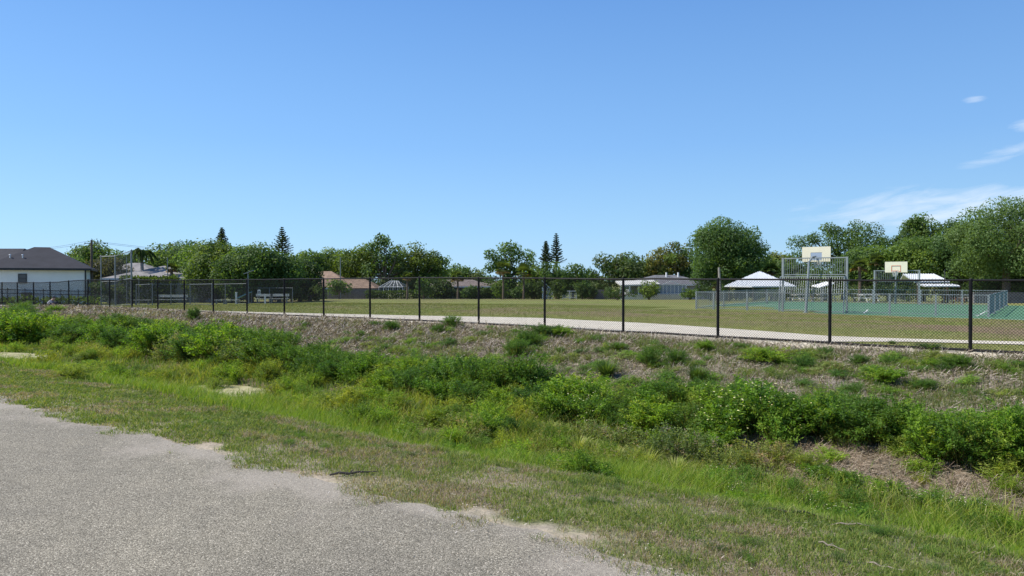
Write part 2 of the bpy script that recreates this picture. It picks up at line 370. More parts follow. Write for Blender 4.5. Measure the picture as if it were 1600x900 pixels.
n = len(ru); ix = np.arange(len(P)).reshape(n, len(offs)); q = np.stack([ix[:-1, :-1], ix[:-1, 1:], ix[1:, 1:], ix[1:, :-1]], -1).reshape(-1, 4)
rd = link('road', npmesh('road', P, q, np.full(len(q), 4), 'chip_seal', road_sand(C[:, 0], C[:, 1]))); rd['kind'] = 'structure'

# concrete path behind the fence (world points read off the photograph's far and near edges)
far_e = [(-60, 58), (-45, 50.5), (-30, 45.5), (-18, 41.8), (-11.8, 38.8), (-4.5, 35.0), (1.5, 32.6), (4.8, 29.9), (7.6, 26.9), (9.0, 25.0), (10.2, 23.1), (11.9, 22.25), (13.9, 21.6), (15.2, 21.2), (30, 20.2)]
near_e = [(-60.5, 56.8), (-46, 49.2), (-31, 43.8), (-19.5, 37.8), (-13.6, 34.3), (-7.6, 30.9), (-2.3, 27.8), (1.2, 26.2), (4.2, 24.0), (6.9, 22.1), (9.25, 20.75), (11.6, 20.9), (13.3, 20.4), (14.5, 20.1), (30, 18.9)]
P = []
def dens_(pts, k=5):
    o = []
    for a_, b_ in zip(pts[:-1], pts[1:]):
        for i in range(k): o.append((a_[0] + (b_[0] - a_[0]) * i / k, a_[1] + (b_[1] - a_[1]) * i / k))
    return o + [pts[-1]]
fe = dens_(far_e); ne = dens_(near_e)
for i, (a_, b_) in enumerate(zip(ne, fe)):
    for k in range(7):
        x = a_[0] + (b_[0] - a_[0]) * k / 6; y = a_[1] + (b_[1] - a_[1]) * k / 6
        P.append((x, y, g1(x, y) + .02))
P = np.array(P); ix = np.arange(len(P)).reshape(len(fe), 7); q = np.stack([ix[:-1, :-1], ix[1:, :-1], ix[1:, 1:], ix[:-1, 1:]], -1).reshape(-1, 4)
pa = link('path', npmesh('path', P, q, np.full(len(q), 4), 'concrete')); pa['kind'] = 'structure'
# the path's far loop along the houses
P = []; pts = dens_([at(470, 119)[:2], at(560, 116)[:2], at(640, 116)[:2], at(700, 112)[:2], at(760, 117)[:2], at(850, 119)[:2], at(960, 119)[:2], at(1100, 110)[:2]], 4)
for x, y in pts:
    for k in (-.8, .8): P.append((x, y + k, g1(x, y + k) + .05))
ix = np.arange(len(P)).reshape(-1, 2); q = np.stack([ix[:-1, 0], ix[1:, 0], ix[1:, 1], ix[:-1, 1]], -1)
pb = link('far_path', npmesh('far_path', np.array(P), q, np.full(len(q), 4), 'concrete')); pb['kind'] = 'structure'

CZ = 0.012   # court surface height
cu0, cu1, cv0, cv1 = -19.6, 30.0, 40.2, 62.3
def sheet(name, mat, pts, z):
    me = bpy.data.meshes.new(name); me.from_pydata([(*uv2w(*p), z) for p in pts], [], [tuple(range(len(pts)))]); me.materials.append(MATS[mat]); o = link(name, me); o['kind'] = 'structure'; return o
sl = MB(); cc = [uv2w(*p) for p in ((cu0, cv0), (cu1, cv0), (cu1, cv1), (cu0, cv1))]
sl.add([(x, y, CZ) for x, y in cc] + [(x, y, -.6) for x, y in cc], [(0, 1, 2, 3), (0, 4, 5, 1), (1, 5, 6, 2), (2, 6, 7, 3), (3, 7, 4, 0)])
o = sl.build('sports_court_surface', 'court_green'); o['kind'] = 'structure'
m_, t_, b_, o_ = newmat('court_line'); b_.inputs['Base Color'].default_value = (.6, .62, .58, 1); b_.inputs['Roughness'].default_value = .8
ml = MB()
def cl(u0, v0, u1, v1, w=.07):
    a_ = Vector((*uv2w(u0, v0), CZ + .004)); c_ = Vector((*uv2w(u1, v1), CZ + .004)); d = (c_ - a_).normalized(); n_ = Vector((-d.y, d.x, 0)) * w / 2
    ml.add([a_ - n_, c_ - n_, c_ + n_, a_ + n_], [(0, 1, 2, 3)])
cl(cu0 + .2, cv0 + .08, cu1, cv0 + .08, .1); cl(cu0 + .08, cv0, cu0 + .08, cv1, .1); cl(-16.8, 42.9, -2.9, 42.9); cl(-16.8, 51.3, -2.9, 51.3); cl(-13, 43, -12.2, 48.5); cl(-8.2, 43, -9.0, 48.5); cl(-12.2, 48.5, -9, 48.5); cl(-16.7, 43, -16.7, 60); cl(-3, 43, -3, 60)
o = ml.build('court_markings', 'court_line'); o['kind'] = 'structure'
# ponds of scum in the ditch bottom
def pond(name, c, ru_, rv_, z, seed):
    random.seed(seed); pts = []
    for i in range(40):
        a_ = 2 * pi * i / 40; k = .8 + .4 * float(fbm(cos(a_) * 1.3 + seed, sin(a_) * 1.3 + 3, 3))
        pts.append((c[0] + cos(a_) * ru_ * k, c[1] + sin(a_) * rv_ * k))
    return sheet(name, 'algae_scum', pts, z)
x, y, z = ray(352, 616); pond('algae_pond', w2uv(x, y), 1.35, .75, z + .10, 3)
x, y, z = ray(18, 563); pond('algae_pond', w2uv(x, y), 2.2, 1.1, z + .12, 8)

# ------------------------------------------------------------------ grass and litter (stuff)
rng = np.random.default_rng(11)
def pick(n, pal, jit=.18):
    """random colours from a weighted palette"""
    w = np.array([p[0] for p in pal], float); w /= w.sum(); c = np.array([p[1] for p in pal], float)
    i = rng.choice(len(pal), n, p=w); return c[i] * (1 + (rng.random((n, 1)) * 2 - 1) * jit)
def blades(name, x, y, h, w, lean, col, mat='blade', z0=None, yaw=None):
    n = len(x); z = gz(x, y) if z0 is None else z0
    th = rng.random(n) * 2 * pi if yaw is None else yaw; ld = rng.random(n) * 2 * pi
    dx, dy = np.cos(th) * w / 2, np.sin(th) * w / 2
    lx, ly = np.cos(ld) * lean * h, np.sin(ld) * lean * h
    hz = h * np.sqrt(np.clip(1 - (lean * .8) ** 2, .03, 1))
    V = np.empty((n, 5, 3), np.float32)
    V[:, 0] = np.stack([x - dx, y - dy, z - .01], -1); V[:, 1] = np.stack([x + dx, y + dy, z - .01], -1)
    V[:, 2] = np.stack([x + dx * .8 + lx * .3, y + dy * .8 + ly * .3, z + hz * .6], -1); V[:, 3] = np.stack([x - dx * .8 + lx * .3, y - dy * .8 + ly * .3, z + hz * .6], -1)
    V[:, 4] = np.stack([x + lx, y + ly, z + hz * .98], -1)
    b0 = (np.arange(n) * 5)[:, None]
    lp = np.concatenate([b0 + np.array([[0, 1, 2, 3]]), b0 + np.array([[3, 2, 4]])], 1)
    C = np.repeat(col[:, None, :], 5, 1).reshape(-1, 3)
    o = link(name, npmesh(name, V.reshape(-1, 3), lp.ravel(), np.tile([4, 3], n), mat, C)); o['kind'] = 'stuff'; return o
PONDS = [(*w2uv(*ray(352, 616)[:2]), 1.45, .85), (*w2uv(*ray(18, 563)[:2]), 2.3, 1.2)]
def in_pond(u, v, k=1.0): return np.any([((u - a_) / (b_ * k)) ** 2 + ((v - c_) / (d_ * k)) ** 2 < 1 for a_, c_, b_, d_ in PONDS], axis=0)
def scatter(n, u0, u1, v0, v1, maskf=None, p=1.6):
    """points in the fence frame, denser toward u1 (the near end)"""
    t_ = rng.random(n); u = u1 - (u1 - u0) * t_ ** p; v = v0 + (v1 - v0) * rng.random(n)
    if maskf is not None:
        k = rng.random(n) < maskf(u, v); u = u[k]; v = v[k]
    k = ~(in_pond(u, v, .85) & (rng.random(len(u)) < .93) & (in_pond(u, v, .6) | (fbm(u * 2, v * 3, 3) > .47))); u = u[k]; v = v[k]
    x, y = uv2w(u, v); k = (y > 1.2) & (np.abs(x) < y * .80 + 2.0); return u[k], v[k], x[k], y[k]
def dist(x, y): return np.sqrt(x * x + y * y)
VG = [(5, (.15, .225, .038)), (4, (.21, .265, .055)), (2.4, (.28, .285, .09)), (.8, (.36, .32, .17)), (3, (.08, .14, .028))]
u, v, x, y = scatter(520000, -30, 2, 3.45, 6.1, lambda u, v: np.clip(verge_green(u, v) * 1.0, 0, 1) * .95)
d = dist(x, y); col = pick(len(x), VG)
dry = (fbm(u * 1.3, v * 2.2, 3) < .42) & (rng.random(len(x)) < .6); col[dry] = pick(int(dry.sum()), [(1, (.30, .245, .165)), (1, (.38, .32, .24)), (.7, (.22, .16, .10))])
blades('verge_grass', x, y, (.015 + .045 * rng.random(len(x))) * (1 + .5 * sstep(5.2, 6, v)) * (.6 + .8 * fbm(u * 5, v * 5, 2)), .0042 * np.maximum(1, d / 6), .5 + .65 * rng.random(len(x)), col)
# brighter taller grass on the near ditch side
LG = [(6, (.18, .285, .028)), (4, (.235, .33, .036)), (2, (.30, .34, .06)), (1.2, (.11, .20, .025)), (.6, (.36, .32, .14))]
u, v, x, y = scatter(270000, -48, 2.5, 5.5, 9.4, lambda u, v: sstep(5.3, 6.1, v + (fbm(u * 1.1, v, 3) - .5) * 1.4) * (.45 + .55 * sstep(.3, .5, fbm(u * 1.2 + 7, v * 1.2, 3))))
d = dist(x, y); h = (.08 + .14 * rng.random(len(x))) * (.55 + 1.3 * sstep(.35, .7, fbm(u * .8, v * .8 + 4, 3))) * (.6 + .6 * sstep(5.6, 7, v))
blades('ditch_grass', x, y, h, .005 * np.maximum(1, d / 8), .25 + .5 * rng.random(len(x)), pick(len(x), LG))
# tall yellowing reed grass low in the ditch, and the tussocks by the middle
RG = [(4, (.22, .30, .035)), (3, (.30, .33, .05)), (2, (.14, .22, .03)), (1.5, (.38, .35, .14))]
def reedmask(u, v): return sstep(.47, .6, fbm(u * .45 + 13, v * .6, 3)) * sstep(7.5, 8.6, v) * (1 - sstep(11.8, 12.4, v)) * (1 - .9 * sstep(-7.0, -5.5, u) * sstep(9.5, 10.2, v))
u, v, x, y = scatter(120000, -55, 2, 7.4, 12.3, reedmask, 1.4); d = dist(x, y)
blades('reed_grass', x, y, .2 + .3 * rng.random(len(x)), .007 * np.maximum(1, d / 10), .3 + .55 * rng.random(len(x)), pick(len(x), RG))
u, v, x, y = scatter(90000, -55, 2, 8.4, 13.2, lambda u, v: (.75 - .7 * sstep(-8.5, -6.0, u) * sstep(10.0, 10.8, v + (fbm(u, v, 2) - .5)) * (1 - sstep(12.2, 12.8, v))), 1.4); d = dist(x, y)
blades('ditch_bottom_grass', x, y, .08 + .22 * rng.random(len(x)), .006 * np.maximum(1, d / 9), .3 + .5 * rng.random(len(x)), pick(len(x), [(3, (.10, .18, .03)), (3, (.15, .22, .04)), (1, (.27, .25, .12))]))
# grass on the far bank
def bankmask(u, v): return np.clip(sstep(.47, .64, fbm(u * .55 + 5, v * .7, 4)) * (.6 + .75 * sstep(-16, -9, u)) + .16 + .25 * sstep(-11, -6, u), 0, 1) * (1 - sstep(19.2, 20.6, v))
u, v, x, y = scatter(230000, -60, 3, 13.0, 20.8, bankmask, 1.4); d = dist(x, y)
blades('bank_grass', x, y, .05 + .13 * rng.random(len(x)), .006 * np.maximum(1, d / 9), .3 + .6 * rng.random(len(x)), pick(len(x), [(3, (.10, .16, .035)), (3, (.15, .19, .05)), (2, (.27, .25, .13)), (1.2, (.19, .15, .07))]))
# dead stems lying on the bank, in the ditch bottom and along the verge
def straws(name, u, v, x, y, ln, w, col):
    n = len(x); th = rng.random(n) * 2 * pi; el = (rng.random(n) ** 1.6) * .95; d = dist(x, y); w = w * np.maximum(1, d / 9)
    dx, dy, dz = np.cos(th) * np.cos(el) * ln, np.sin(th) * np.cos(el) * ln, np.sin(el) * ln
    px_, py_ = -np.sin(th) * w / 2, np.cos(th) * w / 2; z = gz(x, y) + .008 + .03 * rng.random(n); ze = np.maximum(gz(x + dx, y + dy) + .01, 0 * x - 5) ; z2 = np.maximum(z + dz, ze)
    V = np.empty((n, 4, 3), np.float32)
    V[:, 0] = np.stack([x - px_, y - py_, z], -1); V[:, 1] = np.stack([x + px_, y + py_, z + w * .5], -1)
    V[:, 2] = np.stack([x + dx + px_ * .6, y + dy + py_ * .6, z2 + w * .5], -1); V[:, 3] = np.stack([x + dx - px_ * .6, y + dy - py_ * .6, z2], -1)
    o = link(name, npmesh(name, V.reshape(-1, 3), np.arange(n * 4), np.full(n, 4), 'straw', np.repeat(col[:, None, :], 4, 1).reshape(-1, 3))); o['kind'] = 'stuff'; return o
SG = [(4, (.27, .228, .185)), (3, (.19, .155, .12)), (2, (.39, .34, .28)), (2.4, (.10, .08, .065)), (.6, (.50, .45, .38))]
u, v, x, y = scatter(210000, -62, 3, 13.6, 20.9, lambda u, v: sstep(13.0, 14, v) * (1 - .75 * sstep(19.8, 20.6, v)) * (1 - .6 * bankmask(u, v)), 1.35)
straws('dead_stems', u, v, x, y, (.05 + .22 * rng.random(len(x)) ** 1.5) * (.55 + .6 * sstep(12, 28, dist(x, y))), .0058, pick(len(x), SG))
u, v, x, y = scatter(32000, -9.5, 2.5, 10.0, 13.0, lambda u, v: sstep(-9, -6.5, u) * sstep(10, 10.9, v), 1.2)
straws('ditch_litter', u, v, x, y, .04 + .16 * rng.random(len(x)), .005, pick(len(x), [(3, (.29, .235, .18)), (1, (.38, .32, .25)), (3, (.19, .14, .10))]))
u, v, x, y = scatter(30000, -30, 2, 4.0, 6.1, lambda u, v: .15 + .75 * (fbm(u * 1.3, v * 2.2, 3) < .47), 1.6)
straws('verge_litter', u, v, x, y, .008 + .03 * rng.random(len(x)) ** 1.6, .0028, pick(len(x), [(3, (.33, .27, .20)), (1, (.42, .36, .28)), (3, (.20, .15, .11)), (2, (.11, .085, .065))]))
u, v, x, y = scatter(9000, -20, 2, 2.4, 4.1, lambda u, v: sstep(2.4, 4.0, v), 1.6)
straws('road_edge_grit', u, v, x, y, .005 + .02 * rng.random(len(x)) ** 2, .004, pick(len(x), [(3, (.42, .36, .3)), (2, (.2, .16, .13)), (1, (.6, .55, .5))]))
# short tufts on the playing field nearest to the fence
def fieldmask(u, v):
    x, y = uv2w(u, v); return (1 - .8 * field_brown(u, v)) * np.where((v > 40.0) & (u > -19.8), 0, 1)
u, v, x, y = scatter(170000, -60, 8, 21.6, 44, fieldmask, 1.2)
on_path = np.zeros(len(x), bool)
fx_ = np.array([p[0] for p in far_e]); fy_ = np.array([p[1] for p in far_e]); nx_ = np.array([p[0] for p in near_e]); ny_ = np.array([p[1] for p in near_e])
on_path = (y < np.interp(x, fx_, fy_) + .05) & (y > np.interp(x, nx_, ny_) - .05)
k = ~on_path & ~((v < 22.4) & (u < -9)); u, v, x, y = u[k], v[k], x[k], y[k]; d = dist(x, y)
blades('field_grass', x, y, .025 + .045 * rng.random(len(x)), .012 * np.maximum(1, d / 25), .3 + .6 * rng.random(len(x)), pick(len(x), [(3, (.16, .21, .048)), (3, (.21, .23, .07)), (2, (.29, .26, .14))]))

# ------------------------------------------------------------------ leaf cards, bushes
def cards(P, D, Nn, ln, wd):
    """diamond leaves: P bases, D directions, Nn side vectors"""
    n = len(P); ln = np.asarray(ln).reshape(-1, 1) * np.ones((n, 1)); wd = np.asarray(wd).reshape(-1, 1) * np.ones((n, 1))
    V = np.empty((n, 4, 3), np.float32); V[:, 0] = P; V[:, 1] = P + D * ln * .45 + Nn * wd / 2; V[:, 2] = P + D * ln; V[:, 3] = P + D * ln * .45 - Nn * wd / 2
    return V
def unit(a): return a / np.maximum(1e-6, np.linalg.norm(a, axis=-1, keepdims=True))
def rand_dir(r, n): return unit(r.normal(size=(n, 3)))
def pal(r, n, p, jit=.2):
    w = np.array([q[0] for q in p], float); w /= w.sum(); c = np.array([q[1] for q in p], float); return c[r.choice(len(p), n, p=w)] * (1 + (r.random((n, 1)) * 2 - 1) * jit)
def bush_mesh(seed, palette, shoots=110, per=26, leaf=(.055, .02), drop=.2, spread=.28, flowers=0, upright=.4):
    """unit bush (radius ~.5, height ~1): shoots spring from the base and carry leaflets"""
    r = np.random.default_rng(seed); V = []; C = []
    lob = [(r.uniform(-.30, .30), r.uniform(-.30, .30), r.uniform(.18, .74), r.uniform(.2, .30)) for _ in range(10)] + [(0, 0, .62, .33), (.2, .1, .25, .28), (-.2, -.1, .25, .28)]
    tips = []
    for i in range(shoots):
        lx, ly, lz, lr = lob[r.integers(len(lob))]; d = rand_dir(r, 1)[0]; d[2] = abs(d[2]) if r.random() < .8 else d[2] * .6
        tips.append(np.array([lx, ly, lz]) + d * lr * r.uniform(.75, 1.08))
    for tp in tips:
        tp[2] = max(tp[2], .04); out_ = unit(np.array([tp[0], tp[1], max(.1, tp[2] * .9)]) * np.array([1, 1, upright + .6]))
        L_ = r.uniform(.8, 1.25) * spread; s = np.sort(r.random(per)); base = tp - out_ * L_
        pts = base[None] + out_[None] * (s[:, None] * L_) + r.normal(size=(per, 3)) * .018; pts[:, 2] -= (s ** 2) * drop * .2
        dd = unit(rand_dir(r, per) * .95 + out_[None] * .55 + np.array([0, 0, -drop])); nn = unit(np.cross(dd, rand_dir(r, per)))
        V.append(cards(pts, dd, nn, leaf[0] * r.uniform(.6, 1.3, per), leaf[1] * r.uniform(.7, 1.3, per)))
        c0 = pal(r, 1, palette, .22)[0]; C.append(np.repeat((c0[None] * (1 + .18 * (r.random((per, 1)) - .5) * 2))[:, None], 4, 1))
        # stem
        a_ = np.array([[tp[0] * .15, tp[1] * .15, 0.0]]); dd = tp[None] - a_; Ls = np.linalg.norm(dd); 
        V.append(cards(a_, dd / Ls, unit(np.cross(dd, rand_dir(r, 1))), Ls, .012)); C.append(np.tile(np.array([[.10, .11, .04]]), (4, 1))[None])
    if flowers:
        k = r.integers(0, len(tips), flowers); P_ = np.array([tips[i] for i in k]) + r.normal(size=(flowers, 3)) * .03 + np.array([0, 0, .02])
        for j in range(2):
            dd = unit(rand_dir(r, flowers) * np.array([1, 1, .3])); V.append(cards(P_ - dd * .012, dd, unit(np.cross(dd, np.array([[0, .3, 1.]]))), .026, .024)); C.append(np.tile(np.array([.8, .8, .74]), (flowers, 4, 1)))
    V = np.concatenate([a.reshape(-1, 4, 3) for a in V]); C = np.concatenate([a.reshape(-1, 4, 3) for a in C]); n = len(V)
    V[..., 2] /= np.percentile(V[..., 2], 99); V[..., :2] *= .5 / np.percentile(np.abs(V[..., :2]), 97)
    return npmesh('bush_foliage', V.reshape(-1, 3), np.arange(n * 4), np.full(n, 4), 'leaf', C.reshape(-1, 3))
DG = [(4, (.066, .142, .026)), (3, (.09, .18, .032)), (1.5, (.13, .225, .045)), (1, (.05, .105, .024))]
BG = [(4, (.125, .235, .028)), (3, (.17, .285, .036)), (1.5, (.22, .31, .05)), (1, (.07, .145, .022))]
PG = [(3, (.18, .235, .075)), (2, (.24, .275, .11)), (2, (.13, .18, .055)), (1, (.30, .25, .19))]
YG = [(3, (.20, .27, .045)), (2, (.26, .30, .06)), (1, (.13, .19, .035))]
BM = {'d': [bush_mesh(s, DG, 190, 36, (.042, .014), .25) for s in (1, 2, 3, 4, 14)],
      'b': [bush_mesh(s, BG, 190, 32, (.050, .020), .2) for s in (5, 6, 7, 15)],
      'f': [bush_mesh(s, BG[:2] + DG[:2], 140, 26, (.048, .022), .2, flowers=38) for s in (8, 9)],
      'p': [bush_mesh(s, PG, 120, 24, (.055, .02), .1, upright=.9) for s in (10, 11)],
      'y': [bush_mesh(s, YG, 120, 26, (.10, .014), .1, spread=.4, upright=1.6) for s in (12, 13)]}
# tussock of arching blades
def tussock_mesh(seed, palette, n=420):
    r = np.random.default_rng(seed); th = r.random(n) * 2 * pi; ln = r.uniform(.5, 1.05, n); arch = r.uniform(.15, .75, n)
    V = np.empty((n, 7, 3), np.float32); bx, by = np.cos(th) * .1 * r.random(n), np.sin(th) * .1 * r.random(n); w = r.uniform(.012, .022, n)
    px_, py_ = -np.sin(th) * w / 2, np.cos(th) * w / 2
    for k, (s, a_) in enumerate(((0, 1), (.4, .9), (.75, .6))):
        ox = np.cos(th) * arch * s ** 1.6 * ln * .75; oy = np.sin(th) * arch * s ** 1.6 * ln * .75; oz = ln * (s - arch * .55 * s ** 2.4)
        V[:, 2 * k] = np.stack([bx + ox - px_ * a_, by + oy - py_ * a_, oz], -1); V[:, 2 * k + 1] = np.stack([bx + ox + px_ * a_, by + oy + py_ * a_, oz], -1)
    V[:, 6] = np.stack([bx + np.cos(th) * arch * ln * .78, by + np.sin(th) * arch * ln * .78, ln * (1 - arch * .6)], -1)
    b0 = (np.arange(n) * 7)[:, None]; lp = np.concatenate([b0 + np.array([[0, 1, 3, 2]]), b0 + np.array([[2, 3, 5, 4]]), b0 + np.array([[4, 5, 6]])], 1)
    c = pal(r, n, palette, .2)
    return npmesh('tussock', V.reshape(-1, 3), lp.ravel(), np.tile([4, 4, 3], n), 'blade', np.repeat(c[:, None], 7, 1).reshape(-1, 3))
BM['t'] = [tussock_mesh(s, YG[:2] + [(2, (.36, .37, .15))]) for s in (20, 21)]
BM['g'] = [tussock_mesh(s, [(3, (.07, .13, .03)), (2, (.11, .17, .04))]) for s in (22, 23)]
random.seed(5)
AUTO = []
def bush(px, py, top, wpx, kind, label, group=None, name='bush', cat='bush', short=None):
    x, y, z = ray(px, py); Yd = y; w = wpx / F * Yd
    xx, yy = x, y + w * .30; zz = g1(xx, yy)
    h = max(.12, EYE - (top - HY) / F * (yy + w * .1) - zz)
    o = link(name, random.choice(BM[kind]), None, (xx, yy, zz - .02), random.uniform(0, 6.28), (w * random.uniform(.95, 1.2), w * random.uniform(.95, 1.15), h * random.uniform(.92, 1.22)))
    if short: AUTO.append((o, px, py, short))
    return tag(o, label, cat, group)
ROW = [(5, 545, 494, 66, 'b'), (28, 520, 488, 54, 'd'), (48, 540, 496, 60, 'b'), (90, 542, 505, 60, 'd'), (68, 528, 500, 48, 'd'), (128, 532, 502, 60, 'd'), (152, 545, 506, 56, 'b'), (185, 534, 498, 50, 'd'), (176, 552, 510, 58, 'd'),
       (214, 552, 515, 52, 'd'), (236, 562, 510, 64, 'b'), (262, 545, 512, 55, 'd'), (262, 568, 522, 60, 'p'), (292, 572, 516, 72, 'd'), (318, 556, 508, 66, 'd'), (335, 575, 512, 72, 'b'), (362, 560, 512, 62, 'd'), (352, 581, 534, 66, 'p'), (402, 583, 524, 72, 'd'), (386, 566, 518, 60, 'd'),
       (425, 572, 522, 70, 'd'), (445, 588, 538, 60, 'd'), (480, 580, 545, 55, 'b'), (502, 586, 541, 60, 'd'), (530, 590, 545, 60, 'd'), (552, 584, 548, 48, 'b'), (586, 602, 556, 52, 'b'), (610, 606, 562, 60, 'y'), (640, 603, 556, 54, 'b'), (662, 618, 562, 68, 'd'),
       (702, 622, 560, 84, 'd'), (742, 627, 563, 76, 'd'), (690, 600, 562, 60, 'b'), (782, 632, 562, 84, 'd'), (822, 626, 562, 74, 'd'), (770, 604, 562, 60, 'd'), (862, 642, 592, 76, 'f'), (906, 650, 592, 84, 'b'), (946, 657, 602, 76, 'f'), (890, 625, 585, 66, 'b'), (986, 662, 606, 78, 'd'), (1022, 662, 596, 80, 'b'),
       (1062, 662, 592, 86, 'd'), (1040, 640, 592, 70, 'b'), (1102, 655, 600, 80, 'b'), (1132, 680, 612, 92, 'f'), (1182, 690, 600, 104, 'f'), (1160, 662, 598, 80, 'd'), (1218, 692, 618, 84, 'f'), (1252, 690, 624, 80, 'd'), (1294, 692, 618, 96, 'b'), (1342, 698, 620, 92, 'd'), (1384, 706, 624, 92, 'd'), (1320, 670, 620, 80, 'b'),
       (1432, 702, 634, 88, 'b'), (1484, 732, 648, 92, 'b'), (1522, 742, 652, 96, 'd'), (1572, 742, 648, 96, 'b'), (1612, 748, 650, 96, 'b'), (1462, 690, 640, 84, 'd'), (1545, 700, 642, 90, 'b'), (1604, 700, 642, 90, 'd'), (1660, 745, 650, 100, 'd'), (-30, 545, 488, 70, 'd')]
ROW += [(px, py, tp, w, k) for px, py, tp, w, k in [(20, 508, 480, 50, 'd'), (62, 514, 489, 44, 'b'), (104, 516, 494, 40, 'p'), (112, 527, 497, 46, 'd'), (146, 520, 497, 44, 'b'), (168, 522, 495, 46, 'd'), (202, 522, 498, 46, 'd'), (228, 528, 503, 48, 'd'), (252, 532, 504, 48, 'b'), (192, 508, 492, 40, 'y'),
    (282, 537, 508, 52, 'd'), (312, 538, 507, 54, 'd'), (342, 540, 509, 54, 'd'), (370, 548, 512, 54, 'd'), (404, 556, 518, 54, 'b'), (440, 562, 524, 52, 'd'), (236, 514, 497, 40, 'y'), (410, 600, 560, 40, 'y'), (478, 598, 552, 58, 'd'), (520, 604, 562, 56, 'd'), (562, 606, 565, 54, 'b'), (600, 618, 574, 60, 'b'), (640, 625, 582, 60, 'd'), (685, 635, 590, 66, 'b'), (735, 642, 598, 66, 'd'),
    (785, 648, 602, 66, 'b'), (835, 652, 606, 70, 'd'), (880, 664, 612, 70, 'b'), (930, 672, 620, 74, 'f'), (975, 680, 628, 74, 'd'), (1025, 686, 628, 80, 'b'), (1080, 692, 632, 84, 'd'), (1140, 705, 640, 84, 'f'), (830, 606, 566, 60, 'd'), (735, 596, 560, 56, 'b'), (660, 588, 556, 50, 'd'), (620, 590, 558, 50, 'b')]]
for (px, py, tp, w, k) in ROW:
    lb = {'d': 'dark green feathery bush in the dense row of bushes along the ditch', 'b': 'bright green leafy bush in the dense row of bushes along the ditch', 'f': 'leafy bush dotted with small white flowers in the row along the ditch',
          'p': 'pale dusty green bush among the darker ones in the row on the left', 'y': 'yellow green spiky weed clump standing among the row of bushes'}[k]
    bush(px, py, tp, w, k, lb, {'d': 'dark green bushes along the ditch', 'b': 'bright green bushes along the ditch', 'f': 'white flowered bushes along the ditch', 'p': 'pale bushes along the ditch'}.get(k), short={'d': 'dark feathery bush in the row', 'b': 'bright leafy bush in the row', 'f': 'white flecked bush in the row', 'p': 'pale dusty bush in the row', 'y': 'spiky yellowish weed in the row'}[k])
# growth in the ditch in front of the row
for (px, py, tp, w, k) in [(545, 646, 604, 72, 'y'), (505, 640, 612, 50, 'y'), (590, 644, 608, 50, 'b'), (628, 650, 620, 44, 'p'), (712, 676, 648, 50, 'y'), (758, 688, 650, 50, 'b'), (680, 668, 640, 40, 'y'), (930, 706, 652, 64, 'p'), (880, 700, 660, 54, 'y'),
                           (985, 716, 668, 70, 'p'), (1040, 735, 672, 76, 'p'), (1090, 742, 676, 80, 'p'), (1175, 742, 684, 80, 'p'), (1222, 728, 690, 54, 'p'), (1120, 720, 668, 74, 'b'), (450, 625, 600, 44, 'y'), (100, 590, 568, 50, 'y'), (180, 600, 578, 44, 'b'), (240, 600, 578, 40, 'y'), (60, 580, 545, 50, 'y'),
                           (330, 612, 592, 40, 'y'), (130, 570, 548, 50, 'y'), (1268, 742, 705, 50, 'y'), (1345, 770, 735, 60, 'f'), (1400, 790, 748, 64, 'f'), (1460, 800, 764, 60, 'f'), (1520, 812, 772, 60, 'f'), (1290, 760, 730, 50, 'f'), (1570, 822, 780, 60, 'y'), (1130, 752, 700, 60, 'p')]:
    lb = {'y': 'yellow green weed clump in the ditch between the verge and the bushes', 'b': 'small bright green bush in the ditch in front of the row', 'p': 'grey green seeding weed in the tall growth in front of the row', 'f': 'low clump of white flecked weeds by the ditch at the lower right'}[k]
    bush(px, py, tp, w, k, lb, {'y': 'yellow green weeds in the ditch', 'b': 'small bushes in the ditch', 'p': 'grey green weeds in the ditch', 'f': 'low weeds at the lower right'}[k], 'weed_clump' if k != 'b' else 'bush', 'weeds' if k != 'b' else 'bush', {'y': 'yellow green weed clump in the ditch', 'b': 'small bright bush in the ditch', 'p': 'grey green seeding weed in the ditch', 'f': 'low white flecked weed in the ditch'}[k])
tag(link('bush', BM['d'][1], None, (lambda p: (p[0], p[1], p[2] - .02))(ray(797, 688)), 1, (.62, .6, .42)), 'dark spiky round shrub standing at the edge of the bright grass', 'bush')
for (px, py, tp, w) in [(860, 690, 650, 70), (905, 722, 676, 80), (960, 740, 690, 80), (1015, 748, 694, 90), (1062, 758, 705, 90), (1005, 726, 680, 80), (1145, 745, 700, 80), (830, 680, 645, 70), (932, 726, 684, 80), (1090, 752, 712, 80)]:
    bush(px, py, tp, w, 't', 'arching clump of yellowing grass heads in the ditch', 'arching grass clumps in the ditch', 'grass_clump', 'grass', 'arching yellowed grass clump')
